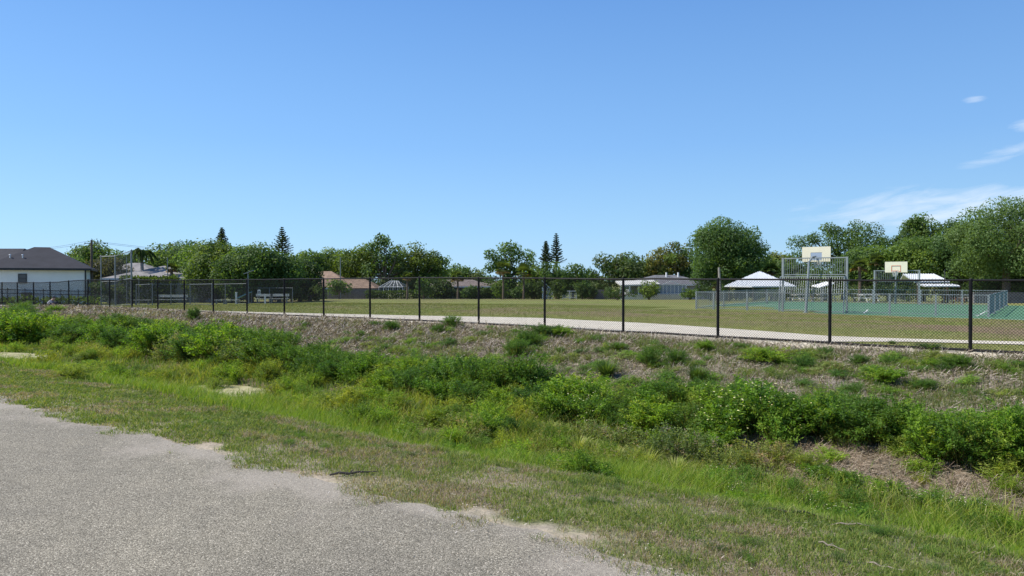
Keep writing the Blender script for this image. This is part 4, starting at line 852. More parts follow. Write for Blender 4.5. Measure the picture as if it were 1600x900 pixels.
def bench(px, Y, w, label, back=False, mat='aged_white', rz=0.0):
    p = at(px, Y); root = empty('bench', p, label, 'bench', None, rz)
    mb = MB(); mb.box((0, 0, .45), (w, .28, .05)); mb.build('seat', mat, root)
    if back: mb = MB(); mb.box((0, .2, .82), (w, .05, .25)); mb.build('backrest', mat, root)
    for sx in (-w / 2 + .2, w / 2 - .2):
        mb = MB(); mb.box((sx, 0, .21), (.06, .25, .42)); 
        if back: mb.box((sx, .17, .45), (.05, .05, .9))
        mb.build('leg', 'galvanised', root)
bench(412, 72, 1.7, 'pale bench with backrest right of the post in the ball field', True); bench(436, 72, 1.9, 'pale double board bench at the right end of the benches', True); bench(362, 66, 1.4, 'pale bench just left of the white post'); bench(344, 66, 1.1, 'small pale bench near the thick grey post')
bench(268, 70, 3.0, 'long pale bench behind the low grey fence', True); bench(222, 68, 1.6, 'short pale bench right behind the backstop')
for px, Y, h, lb in ((369, 68, 1.12, 'white square post among the benches'), (414, 70, .9, 'short white square post right of the white sign')):
    p = at(px, Y); mb = MB(); mb.box((0, 0, h / 2), (.13, .13, h)); mb.box((0, 0, h + .02), (.17, .17, .04)); tag(mb.build('white_post', 'white_paint', None, p), lb, 'post')
p = at(405, 71); root = empty('notice_sign', p, 'small white notice sign on a thin post in the ball field', 'sign'); post(root, p, 1.35, .03); mb = MB(); mb.box((p.x, p.y - .05, p.z + 1.1), (.28, .03, .55)); sg_ = mb.build('sign_panel', 'white_paint', root, -p); mb = MB(); mb.box((p.x, p.y - .068, p.z + 1.12), (.13, .006, .26)); mb.build('printed_mark', 'dark_trim', sg_)
# blue folded tarp over a frame
p = at(378, 69); root = empty('covered_frame', p, 'low frame under a light blue cover beside the white post', 'cover'); mb = MB(); mb.add([(-.6, 0, .55), (.7, 0, 1.15), (.7, .8, 1.2), (-.6, .8, .6), (-.6, 0, .48), (.7, 0, 1.08), (.7, .8, 1.13), (-.6, .8, .53), (.1, -.05, .95), (.1, .85, 1.0)], [(0, 1, 2, 3), (4, 7, 6, 5), (0, 4, 5, 1), (1, 5, 6, 2), (2, 6, 7, 3), (3, 7, 4, 0)]); mb.build('cover', 'blue_tarp', root)
for x_, y_, h_ in ((-.55, .05, .5), (.65, .05, 1.1), (-.55, .75, .55), (.65, .75, 1.12)): mb = MB(); mb.tube((x_, y_, 0), (x_, y_, h_), .03, n=6); mb.build('leg', 'galvanised', root)
# poles
def pole(px, Y, top, r_, label, mat='galvanised', arms=(), group=None, nm='light_pole'):
    p = at(px, Y); h = zpx(top, Y) - p.z; root = empty(nm, p, label, 'pole', group)
    mb = MB(); mb.tube((0, 0, -.1), (0, 0, h), r_, r_ * .7, 10); mb.build('shaft', mat, root)
    for (dz, w) in arms:
        mb = MB(); mb.bar((-w / 2, 0, h - dz), (w / 2, 0, h - dz), .06, .06)
        for s in (-.45, 0, .45): mb.tube((s * w, 0, h - dz), (s * w, 0, h - dz + .12), .03, n=6)
        mb.build('crossarm', mat, root)
    return root
pole(361.5, 80, 383, .09, 'tall grey light pole in front of the dark tree mass', arms=((.55, .9),)); pole(303.5, 78, 404, .07, 'plain grey pole over the low field fence'); pole(262, 78, 402, .06, 'thin grey pole before the right grey roof, with a small crossarm', arms=((1.9, .7),)); pole(217, 62, 434, .04, 'thin grey pole close behind the backstop'); pole(198, 62, 401, .04, 'thin dark pole inside the backstop')
pole(532, 118, 402, .10, 'thin pale pole in the trees above the orange roof')
up = pole(143.5, 74, 375, .15, 'dark wooden utility pole rising behind the stucco house', 'bark', ((.35, 1.5),), nm='utility_pole')
mb = MB(); pp = at(143.5, 74); zt = zpx(377.5, 74)
for s in (-.6, .6):
    for (tx_, ty_, tz_) in ((-75, 95, 7.2), (-30, 150, 7.0)):
        a_ = Vector((pp.x + s, pp.y, zt)); b_ = Vector((tx_ + s, ty_, tz_)); pts = [a_.lerp(b_, k / 8) - Vector((0, 0, 1.1 * (1 - (2 * k / 8 - 1) ** 2))) for k in range(9)]; mb.path(pts, [.012] * 9, 4)
mb.build('wires', 'dark_trim', up, -pp)
p = at(387.5, 62); root = empty('solar_lamp', p, 'grey pole with a tilted solar lamp panel at the field', 'lamp'); h = zpx(427, 62) - p.z; mb = MB(); mb.tube((0, 0, 0), (0, 0, h), .065, .05, 8); mb.build('shaft', 'galvanised', root)
mb = MB(); mb.add([(-.35, -.15, h - .02), (.45, -.15, h + .26), (.45, .3, h + .3), (-.35, .3, h + .02), (-.35, -.15, h - .08), (.45, -.15, h + .2), (.45, .3, h + .24), (-.35, .3, h - .04)], [(0, 1, 2, 3), (4, 7, 6, 5), (0, 4, 5, 1), (1, 5, 6, 2), (2, 6, 7, 3), (3, 7, 4, 0)]); mb.build('solar_panel', 'galvanised', root)

# black fence in front of the left house
pts = [at(-40, 59), at(-14, 59), at(12, 59), at(39, 59), at(67.5, 59), at(95, 59), at(122, 59), at(148, 59)]
bf = empty('black_rail_fence', pts[0], 'low black metal picket fence in front of the white stucco house', 'fence')
for p in pts: post(bf, p, 1.35, .035, 'black_paint')
mb = MB(); pk = MB()
for p, q in zip(pts[:-1], pts[1:]):
    for zz in (.18, .95, 1.25): mb.bar(p + Vector((0, 0, zz)), q + Vector((0, 0, zz)), .035, .045)
    for i in range(1, 13): c_ = p.lerp(q, i / 13); pk.box((c_.x, c_.y, c_.z + .7), (.018, .018, 1.2))
mb.build('rail', 'black_paint', bf, rel(bf)); pk.build('pickets', 'black_paint', bf, rel(bf))

# ------------------------------------------------------------------ houses
def window(root, c, w, h, rz, rel_, frame='dark_trim', pane='dark_glass', cross=True, nm='window'):
    d = Vector((cos(rz), sin(rz), 0)); n_ = Vector((sin(rz), -cos(rz), 0)); c = Vector(c)
    mb = MB(); t_ = .07
    for s in (-1, 1): mb.box(c + d * s * (w / 2), (t_, .08, h + t_), rz); mb.box(c + Vector((0, 0, s * h / 2)), (w, .082, t_), rz)
    if cross: mb.box(c, (w, .07, .05), rz)
    o = mb.build(nm, frame, root, rel_); g_ = MB(); g_.box(c, (w - .02, .03, h - .02), rz); g_.build('pane', pane, o)
def box_house(px, Y, w, d, eave_py, top_py, ridge, rz, wall, roof, label, nm='house', over=.45, wins=(), trim='white_paint'):
    p = at(px, Y); z0 = zpx(eave_py, Y - d / 2); h = zpx(top_py, Y) - z0; root = empty(nm, p, label, 'house')
    cx_, cy_ = p.x, p.y; mb = MB(); mb.box((cx_, cy_, (p.z - .3 + z0) / 2), (w, d, z0 - p.z + .3), rz); mb.build('wall', wall, root, -p)
    mb = MB(); T = hip_roof(mb, (cx_, cy_), w, d, z0 + .02, h, ridge, rz, over, .05); ro = mb.build('roof', roof, root, -p)
    mb = MB(); a_, b_ = w / 2 + over, d / 2 + over
    for s in (-1, 1): mb.bar(T(-a_, s * (b_ + .02), z0 - .08), T(a_, s * (b_ + .02), z0 - .08), .05, .2); mb.bar(T(s * (a_ + .02), -b_, z0 - .083), T(s * (a_ + .02), b_, z0 - .083), .05, .2)
    mb.build('fascia', trim, root, -p)
    for (xo, zo, ww, wh) in wins:
        q = T(xo, -d / 2 - .03, p.z + zo); window(root, q, ww, wh, rz, -p, cross=True)
    return root, T, z0, h, p, ro
# big white stucco house at the left edge
hw = 9.6
HR = .47
root, T, z0, h, p, ro = box_house(66, 71.5, 8.2, 8.2, 419.2, 386.5, 1.3, HR, 'stucco_white', 'roof_charcoal', 'white stucco house with a dark charcoal hip roof at the left edge', over=.4, wins=((-1.1, 2.55, .62, .82),), trim='dark_trim')
mb = MB(); q = T(4.0, -4.16, 0); mb.box((q[0], q[1], (z0 + p.z) / 2), (.11, .09, z0 - p.z), 0); mb.build('downspout', 'dark_trim', root, -p)
q = T(4.115, -2.2, p.z + 1.75); window(root, q, 1.6, 1.4, HR + pi / 2, -p)
q = T(-.8, -4.3, 0); mb = MB(); mb.box((q[0] + .2, q[1] - .2, p.z + .75), (.75, .4, 1.0)); mb.build('utility_box', 'grey_wood', root, -p)
for xo in (-2.3, -1.3):
    q = T(xo, -2.4, z0 + h * .40); mb = MB(); mb.tube((q[0], q[1], q[2] - .2), (q[0], q[1], q[2] + .42), .05, n=8); mb.tube((q[0], q[1], q[2] + .42), (q[0], q[1], q[2] + .5), .1, .06, n=8); mb.build('vent_pipe', 'white_paint', ro)
# its rear wing to the left
p2 = at(-62, 75); mb = MB(); mb.box((p2.x, p2.y, (p2.z + z0) / 2), (15, 8, z0 - p2.z + .2)); w2_ = mb.build('wing_wall', 'stucco_white', root, -p)
mb = MB(); hip_roof(mb, p2, 15, 8, z0 + .03, h * 1.0, 13.6, 0, .4, .06); mb.build('wing_roof', 'roof_charcoal', root, -p)
q = at(13, 74.6, z0 + h * .80); mb = MB(); mb.box(q, (.6, .6, .2)); mb.build('roof_vent', 'dark_trim', ro if False else root, -p)
box_house(212, 92, 10.5, 9, 434, 411, 1.2, 0, 'stucco_cream', 'roof_grey', 'cream house with a light grey hip roof behind the backstop', wins=((-3.6, 1.6, 1.4, 1.1), (-.8, 1.6, 1.2, 1.1)))
box_house(262, 84, 9.5, 10, 435, 415.5, .8, .15, 'stucco_grey', 'roof_grey', 'second grey roofed house right behind the royal palm', wins=((1.5, 1.5, 1.6, 1.1),))
root, T, z0, h, p, ro = box_house(502, 128, 12.4, 13, 450, 424, 3.6, .1, 'stucco_grey', 'roof_clay', 'low house with an orange clay hip roof behind the field', wins=((-3, 1.4, 1.6, 1.1), (2.4, 1.4, 2.2, 1.2)))
p2 = at(549, 126); mb = MB(); mb.box((p2.x, p2.y, (p2.z - .3 + z0) / 2 - .02), (9.5, 8, z0 - p2.z + .26)); mb.build('wing_wall', 'stucco_grey', root, -p); mb = MB(); hip_roof(mb, p2, 9.5, 8, z0 - .02, h * .52, 5, 0, .45, .08); mb.build('wing_roof', 'roof_clay', root, -p)
# screened pool cage
def pool_cage(px0, px1, Y, dd, eave, top, label):
    a_ = at(px0, Y); b_ = at(px1, Y); root = empty('pool_cage', a_, label, 'enclosure'); ze = zpx(eave, Y); zt_ = zpx(top, Y); mb = MB(); sc = MB(); n = 5; ins = 1.3
    for i in range(n + 1):
        t_ = i / n; x = a_.x + (b_.x - a_.x) * t_; xr = a_.x + ins + (b_.x - a_.x - 2 * ins) * t_
        mb.tube((x, Y, a_.z), (x, Y, ze), .036, n=6); mb.tube((x, Y, ze), (xr, Y + dd / 2, zt_), .036, n=6); mb.tube((xr, Y + dd / 2, zt_), (x, Y + dd, ze), .036, n=6); mb.tube((x, Y + dd, a_.z), (x, Y + dd, ze), .036, n=6)
    for y_, z_ in ((Y, ze), (Y, a_.z + .9), (Y + dd, ze)): mb.tube((a_.x, y_, z_), (b_.x, y_, z_), .036, n=6)
    mb.tube((a_.x + ins, Y + dd / 2, zt_), (b_.x - ins, Y + dd / 2, zt_), .036, n=6)
    fr = mb.build('frame', 'white_paint', root, -a_)
    A0, A1, B0, B1 = (a_.x, Y, ze), (a_.x, Y + dd, ze), (b_.x, Y, ze), (b_.x, Y + dd, ze); R0, R1 = (a_.x + ins, Y + dd / 2, zt_), (b_.x - ins, Y + dd / 2, zt_)
    sc.add([A0, A1, B0, B1, R0, R1, (a_.x, Y, a_.z), (b_.x, Y, a_.z), (a_.x, Y + dd, a_.z), (b_.x, Y + dd, a_.z)], [(0, 2, 5, 4), (1, 4, 5, 3), (0, 4, 1), (2, 3, 5), (6, 7, 2, 0), (6, 0, 1, 8), (7, 9, 3, 2)])
    sc.build('screen_mesh', 'insect_screen', root, -a_); return root
pool_cage(592, 629, 121, 7, 448.5, 439, 'white framed screened pool cage beside the orange roofed house')
box_house(716, 127, 11, 10, 447.5, 437, 5, .0, 'stucco_grey', 'roof_brown', 'low brown roofed house half hidden by trees, left of the big oak', wins=((-3.5, 1.3, 1.5, 1.1), (.4, 1.3, 1.6, 1.1)))
box_house(775, 130, 8, 9, 448, 438.5, 3, .0, 'stucco_cream', 'roof_brown', 'brown roofed house end showing under the big oak', wins=((1, 1.3, 1.5, 1.1),))
# grey house with screened porches, centre right
root, T, z0, h, p, ro = box_house(1040, 116, 12.6, 9, 444.5, 430, 3.6, 0, 'stucco_grey', 'roof_slate', 'low slate roofed house with white porches left of the court', wins=((4.6, 1.3, 1.2, 1.0),))
a_ = at(966, 110); b_ = at(1006, 110); mb = MB(); ze = zpx(445, 109)
mb.add([(a_.x, 107.5, ze), (b_.x + 2, 107.5, ze + .15), (b_.x + 2, 113, ze + .75), (a_.x, 113, ze + .6), (a_.x, 107.5, ze - .22), (b_.x + 2, 107.5, ze - .07), (b_.x + 2, 113, ze + .5), (a_.x, 113, ze + .35)], [(0, 1, 2, 3), (4, 7, 6, 5), (0, 4, 5, 1), (1, 5, 6, 2), (2, 6, 7, 3), (3, 7, 4, 0)]); mb.build('porch_roof', 'aged_white', root, -p)
for i in range(5):
    x = a_.x + (b_.x - a_.x + 1.5) * i / 4; mb = MB(); mb.box((x, 107.7, (a_.z + ze) / 2), (.16, .16, ze - a_.z)); mb.build('porch_post', 'white_paint', root, -p)
c0 = at(1024, 108); c1 = at(1072, 108); zt_ = zpx(445, 108); mb = MB()
for i in range(9): x = c0.x + (c1.x - c0.x) * i / 8; mb.box((x, 108, (c0.z + zt_) / 2), (.1, .1, zt_ - c0.z))
for zz in (c0.z + .9, zt_): mb.box(((c0.x + c1.x) / 2, 108.003, zz), (c1.x - c0.x, .1, .1))
xm = (c0.x + c1.x) / 2 + .1
for s in (-1, 1): mb.bar((xm, 107.95, zt_ + .55), (xm + s * 1.4, 107.95, zt_), .1, .1)
mb.build('porch_frame', 'white_paint', root, -p)
mb = MB(); mb.box(((c0.x + c1.x) / 2, 108.1, (c0.z + .9 + zt_) / 2), (c1.x - c0.x - .1, .02, zt_ - c0.z - 1)); mb.build('porch_pane', 'clear_board', root, -p)
mb = MB(); mb.box(((a_.x + c1.x) / 2, 106.8, a_.z + .38), (c1.x - a_.x, .18, .9)); tag(mb.build('garden_wall', 'aged_white'), 'low weathered white garden wall before the slate roofed house', 'wall')
mb = MB()
for xo in (-.5, 1.4): mb.tube(T(xo + .4, -1, z0 + h * .75), T(xo + .4, -1, z0 + h * .75 + .8), .14, n=8)
mb.build('vent_pipe', 'white_paint', ro, -p + p)
# white trellis gable and trellis panel in the gardens
p = at(855, 116); mb = MB(); W_, H_, G = 1.5, 1.9, 3.0
for x_ in (-W_ / 2, W_ / 2): mb.box((x_, 0, H_ / 2), (.16, .16, H_))
mb.bar((-W_ / 2 - .1, 0, G), (W_ / 2 + .1, 0, H_ * .75), .14, .14); mb.box((0, 0, .5), (W_, .1, .12))
for i in range(6): mb.bar((-W_ / 2 + i * .28, .02, .1), (-W_ / 2 + i * .28 + .25, .02, 2.3 - i * .22), .07, .05)
for i in range(6): mb.bar((-W_ / 2, .06, .3 + i * .36), (W_ / 2, .06, .1 + i * .28), .07, .05)
tag(mb.build('garden_trellis', 'white_paint', None, p), 'tall slanting white trellis frame in the gardens, left of the lattice panel', 'trellis')
p = at(890, 116); mb = MB(); W_, H_ = 2.2, 1.35
for x_ in (-W_ / 2, 0, W_ / 2): mb.box((x_, 0, H_ / 2), (.16, .14, H_))
for z_ in (.25, H_ - .04): mb.box((0, .003, z_), (W_, .13, .12))
for i in range(9):
    x_ = -W_ / 2 + i * W_ / 8; mb.bar((x_, .02, .2), (min(W_ / 2, x_ + .8), .02, .2 + min(.8, W_ / 2 - x_ + .01)), .08, .03); mb.bar((x_, .05, .2), (max(-W_ / 2, x_ - .8), .05, .2 + min(.8, x_ + W_ / 2 + .01)), .08, .03)
tag(mb.build('lattice_panel', 'white_paint', None, p), 'white lattice fence panel standing alone between dark shrubs', 'trellis')
p = at(945, 114); mb = MB(); mb.box((0, 0, .6), (5.5, .1, 1.2)); mb.box((-1.2, .4, .95), (2.2, .8, 1.1)); tag(mb.build('garden_fence', 'grey_wood', None, p), 'grey board fence left of the slate roofed house', 'fence')
a_, b_ = at(500, 121), at(592, 121); mb = MB(); nb = 60
for i in range(nb): x = a_.x + (b_.x - a_.x) * (i + .5) / nb; mb.box((x, 121 + .01 * (i % 2), a_.z + .82), ((b_.x - a_.x) / nb - .015, .03, 1.7 + .03 * sin(i * 3.1)))
mb.box(((a_.x + b_.x) / 2, 121.06, a_.z + 1.3), (b_.x - a_.x, .05, .1)); tag(mb.build('board_fence', 'grey_wood'), 'grey weathered board fence before the orange roofed house', 'fence')

# ------------------------------------------------------------------ trees
def crown_mesh(seed, lobes, palette, s, dens=1.0, droop=0.0, aspect=.62, inner=.25):
    r = np.random.default_rng(seed); Vs = []; Cs = []
    for (lx, ly, lz, lr) in lobes:
        n = max(30, int(dens * 4 * pi * lr * lr / (s * s) * .95)); d = rand_dir(r, n); rad = lr * np.where(r.random(n) < inner, r.uniform(.35, .85, n), r.uniform(.82, 1.12, n))
        rough = 1 + .22 * (fbm(d[:, 0] * 2.2 + lx + 50, d[:, 1] * 2.2 + d[:, 2] * 1.7 + lz + 50, 2) - .5) * 2
        P_ = np.array([lx, ly, lz]) + d * np.array([1, 1, .82]) * (rad * rough)[:, None]
        nrm = unit(d * .9 + rand_dir(r, n) * .8 + np.array([0, 0, .25])); dd = unit(np.cross(nrm, rand_dir(r, n)) + np.array([0, 0, -droop])); sd_ = unit(np.cross(nrm, dd))
        sz = s * r.uniform(.6, 1.35, n); V = cards(P_, dd, sd_, sz, sz * aspect)
        base = pal(r, 1, palette, .15); c = base * (1 + .22 * (r.random((n, 1)) * 2 - 1)) * .75 + pal(r, n, palette, .15) * .25
        Vs.append(V); Cs.append(np.repeat(c[:, None], 4, 1))
    V = np.concatenate(Vs); C = np.concatenate(Cs); n = len(V)
    return npmesh('crown', V.reshape(-1, 3), np.arange(n * 4), np.full(n, 4), 'leaf', C.reshape(-1, 3))
OAK = [(4, (0.0807, 0.1437, 0.0455)), (2, (0.1035, 0.1725, 0.0569)), (1, (0.1346, 0.2012, 0.0734)), (1, (0.0621, 0.115, 0.038))]
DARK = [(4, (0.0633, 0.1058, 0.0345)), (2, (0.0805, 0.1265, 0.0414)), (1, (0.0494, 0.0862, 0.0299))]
OLIVE = [(3, (0.1495, 0.1782, 0.0862)), (2, (0.1207, 0.1495, 0.0633)), (1, (0.1955, 0.2127, 0.115))]
LIME = [(3, (0.1495, 0.23, 0.0483)), (2, (0.184, 0.2645, 0.0575)), (1, (0.0978, 0.161, 0.0368))]
BROWNT = [(3, (0.115, 0.1092, 0.0575)), (2, (0.0862, 0.092, 0.0403)), (1, (0.1495, 0.1265, 0.0747))]
GREY = [(3, (0.1217, 0.1898, 0.0673)), (2, (0.1534, 0.2242, 0.0845)), (1, (0.0846, 0.138, 0.0474))]
_ts = [100]
def tree(px, Y, top, wpx, label, palette=OAK, bottom=455, lobes=None, nl=24, s=None, dens=1.0, name='oak_tree', cat='tree', group=None, bark='bark', shape='round', lr=None, depth=1.0, droop=0.0):
    _ts[0] += 1; r = np.random.default_rng(_ts[0]); p = at(px, Y); W_ = wpx / F * Y / 2; zt_ = zpx(top, Y) - p.z; zb_ = max(.2, zpx(bottom, Y) - p.z); H = zt_ - zb_
    s = (s or max(.17, Y * .0034)) * .95; L_ = []; W_ = W_ * 1.1
    if lobes:   # (px offset -1..1, height 0..1, radius as share of half width)
        for a_, b_, c_ in lobes: L_ += [(a_ * W_ + r.uniform(-.1, .1) * W_, r.uniform(-.35, .35) * W_, zb_ + b_ * H + r.uniform(-.05, .05) * H, c_ * W_ * 1.05 * r.uniform(.75, 1.1)) for _ in range(2)]
    else:
        base = (lr or .30) * 1.15; k = 0; nl = int(nl * 1.5)
        while len(L_) < nl and k < 4000:
            k += 1; x, y, z = r.uniform(-1, 1, 3)
            if shape == 'round': ok = x * x + y * y + (z if z > -.2 else z * .7) ** 2 < 1
            elif shape == 'cone': ok = (x * x + y * y) < ((1 - z) / 2) ** 2
            else: ok = x * x + y * y < 1
            if not ok or (x * x + y * y + z * z < .06) or (len(L_) > nl * .6 and x * x + y * y + z * z < .45): continue
            rr = base * r.uniform(.55, 1.5) * min(W_, H * .75); L_.append((x * (W_ - rr * .55), y * (W_ - rr * .6) * depth, zb_ + rr * .7 + (z + 1) / 2 * (H - rr * 1.35), rr))
    root = empty(name, p, label, cat, group)
    me = crown_mesh(_ts[0], L_, palette, s, dens * 1.35, droop); link('crown', me, root)
    mb = MB(); tr = .035 * H + .06; split = Vector((0, 0, zb_ + H * .28)); mb.path([(0, 0, -.2), (.1 * tr, 0, zb_ * .6), split], [tr * 1.35, tr, tr * .8], 8)
    for (x, y, z, rr) in L_[:14]:
        q = Vector((x, y, z)); m_ = split.lerp(q, .5) + Vector((x * .12, y * .12, -abs(z - split.z) * .12)); mb.path([split - Vector((0, 0, H * .1 * r.random())), m_, q], [tr * .5, tr * .28, tr * .1], 5)
    mb.build('trunk', bark, root); return root
tree(150, 98, 380, 92, 'spreading tree with a yellow green crown behind the utility pole', LIME[:1] + OAK, 440, nl=26)
tree(168, 88, 402, 66, 'brownish sparse tree right of the white stucco house', BROWNT, 444, nl=18)
tree(112, 90, 400, 40, 'low green tree peeking over the dark hip roof', OAK, 440, nl=12)
tree(205, 100, 396, 70, 'low tree behind the royal palm', OAK, 438, nl=16)
tree(268, 96, 376, 76, 'tall rounded tree behind the second grey roof', OAK, 440, nl=26)
tree(300, 84, 378, 70, 'light green leafy tree at the left end of the dense dark group', OAK[:2] + LIME[:1], 462, nl=28)
tree(335, 78, 376, 84, 'broad dense tree behind the field, second of the dark group', OAK, 466, nl=34)
tree(390, 76, 380, 92, 'broad dense tree standing behind the tall grey light pole', OAK + DARK[:1], 466, nl=34)
tree(436, 78, 388, 76, 'dark round tree under the second spiky pine', DARK + OAK[:1], 466, nl=28)
tree(468, 84, 400, 64, 'sloping dark tree at the right end of the dense group', DARK + OAK[:1], 464, nl=22)
tree(312, 100, 373, 54, 'high thin crown showing above the dense group', OLIVE + OAK, 420, nl=16)
tree(480, 132, 386, 66, 'tree with a clumpy crown behind the orange roof, leftmost', OAK + DARK[:1], 452, nl=22)
tree(528, 140, 384, 70, 'rounded tree behind the orange roof, centre', OAK, 452, nl=22)
tree(566, 134, 378, 74, 'dense tree rising right above the orange roof edge', OAK + DARK[:1], 456, nl=26)
tree(602, 130, 366, 76, 'tallest ragged oak behind the pool cage', OAK + OLIVE[:1], 458, lobes=[(-.1, .93, .18), (.1, .88, .22), (-.5, .72, .3), (.45, .74, .3), (0, .6, .4), (-.6, .4, .35), (.6, .42, .36), (0, .3, .4), (-.25, .8, .26), (.3, .62, .3), (-.7, .2, .3), (.7, .2, .3), (0, .1, .35), (-.35, .1, .3), (.4, .1, .3)])
tree(648, 134, 380, 74, 'dark oak right of the tallest ragged one', DARK + OAK, 458, nl=26, lr=.26)
tree(684, 138, 388, 48, 'narrow grey green tree at the right end of the far oaks', OLIVE[:1] + OAK, 440, nl=16, lr=.28)
tree(712, 150, 413, 60, 'low distant tree in the dip of the tree line', OAK, 452, nl=16); tree(745, 150, 420, 46, 'small low tree in the dip beside the round oak', OAK + OLIVE[:1], 452, nl=12)
tree(795, 124, 381, 76, 'round oak with thick clumps standing alone at the centre', OAK, 450, lobes=[(-.2, .9, .26), (.15, .92, .26), (-.62, .76, .27), (.66, .74, .27), (-.4, .6, .34), (.1, .7, .38), (.75, .55, .22), (-.75, .45, .25), (-.1, .4, .4), (.45, .4, .3), (-.6, .2, .3), (0, .15, .35), (.4, .1, .3)])
tree(860, 118, 402, 46, 'dark bushy tree below the two spiky pines', DARK + OAK, 462, nl=20); tree(832, 122, 408, 40, 'yellowish green tree left of the two spiky pines', LIME[:1] + OAK, 460, nl=16); tree(895, 124, 407, 44, 'round green tree right of the two spiky pines', OAK, 462, nl=18); tree(921, 132, 417, 30, 'small green tree in the gap before the olive trees', OAK, 458, nl=12)
tree(952, 132, 393, 50, 'soft olive tree left of the slate roofed house', OLIVE + OAK[:1], 452, nl=20, lr=.27); tree(992, 132, 390, 66, 'wide olive tree behind the slate roofed house', OLIVE + OAK, 448, nl=26, lr=.27)
tree(1034, 130, 380, 52, 'dusty brownish crown between the olive and the big oak', BROWNT[:1] + OLIVE, 446, nl=20, lr=.27); tree(1058, 128, 375, 54, 'thin topped brownish oak touching the big one', BROWNT[:2] + OAK, 446, nl=22, lr=.25)
tree(1132, 92, 340, 112, 'huge rounded oak towering left of the near goal', OAK, 452, nl=52, lr=.24, s=.27)
tree(1082, 128, 392, 50, 'low leafy tree under the left side of the huge oak', OAK, 456, nl=18)
tree(1208, 120, 393, 66, 'low distant tree behind the left picnic shelter', OAK + OLIVE[:1], 448, nl=18); tree(1180, 100, 430, 60, 'dark low tree right behind the left picnic shelter', DARK, 462, nl=16); tree(1235, 98, 408, 52, 'grey green tree behind the near goal', OLIVE[:1] + OAK, 452, nl=16)
tree(1318, 102, 350, 150, 'tall open tree with separate leafy clumps above the backboards', DARK[:2] + OAK, 430, lobes=[(-.78, .62, .17), (-.55, .7, .15), (-.88, .4, .13), (-.3, .86, .15), (-.12, .8, .17), (-.28, .6, .2), (.04, .66, .2), (.18, .93, .12), (.12, .8, .13), (.42, .82, .17), (.5, .62, .17), (.75, .66, .13), (.92, .6, .13), (.62, .5, .15), (-.55, .3, .18), (0, .4, .25), (.3, .35, .22), (-.3, .25, .22)], s=.28)
tree(1345, 84, 385, 72, 'fresh green tree behind the far goal, left side', LIME[:1] + OAK, 458, nl=26); tree(1390, 82, 374, 84, 'bright green spreading tree behind the far backboard', LIME + OAK[:1], 458, nl=32); tree(1442, 80, 366, 90, 'bright green tree above the white ribbed shelter', LIME + OAK[:1], 458, nl=34)
tree(1441, 104, 335, 58, 'tall round dark crown above the bright green trees', OAK + DARK[:1], 400, nl=20, lr=.3); tree(1487, 104, 337, 48, 'second tall dark crown right of the round one', OAK + DARK[:1], 400, nl=18, lr=.3); tree(1412, 104, 360, 36, 'small dark crown left of the tall round one', OAK, 400, nl=10, lr=.3)
tree(1500, 76, 356, 90, 'mid green feathery tree behind the right end of the court', GREY[:1] + OAK, 458, nl=32, lr=.26)
tree(1572, 66, 303, 140, 'tall feathery grey green tree at the right edge', GREY, 440, nl=54, lr=.21, s=.2, dens=.75, droop=.4); tree(1570, 72, 380, 120, 'dense green tree below the tall feathery one', OAK + GREY[:1], 460, nl=36, lr=.25); tree(1650, 70, 320, 120, 'large green tree just beyond the right edge', GREY + OAK, 458, nl=30)
tree(1290, 88, 415, 60, 'low green tree seen through the near goal', OAK, 460, nl=18); tree(1258, 92, 425, 50, 'dark low tree behind the near goal, left part', DARK + OAK[:1], 462, nl=16)
for i, (px, top, w, lb) in enumerate([(462, 404, 60, 'behind the end of the dense dark group'), (508, 402, 60, 'in the gap above the clay roof ridge'), (545, 398, 60, 'between the clay roof and the tall oak'), (622, 404, 60, 'behind the pool cage'), (668, 410, 56, 'behind the yellow green hedge shrub'), (700, 420, 50, 'at the right foot of the far oaks'), (728, 424, 50, 'over the low brown roof'), (748, 427, 50, 'beside the lone round oak'), (838, 418, 54, 'behind the paired spiky pines'), (882, 420, 50, 'above the lattice panel'), (912, 424, 50, 'above the tall dark garden shrub'), (936, 428, 44, 'in the low gap before the olive trees'), (1015, 404, 60, 'between the two olive crowns and the brown one'), (1196, 404, 60, 'above the left picnic shelter'), (1232, 408, 60, 'at the left post of the near goal'), (262, 398, 60, 'above the second grey roof'), (232, 400, 50, 'right of the royal palm')]):
    tree(px, 165, top, w, 'hazy distant tree ' + lb, OAK[:2] + OLIVE[:1], 460, nl=10, name='distant_tree', group='distant trees behind the houses', s=.42)
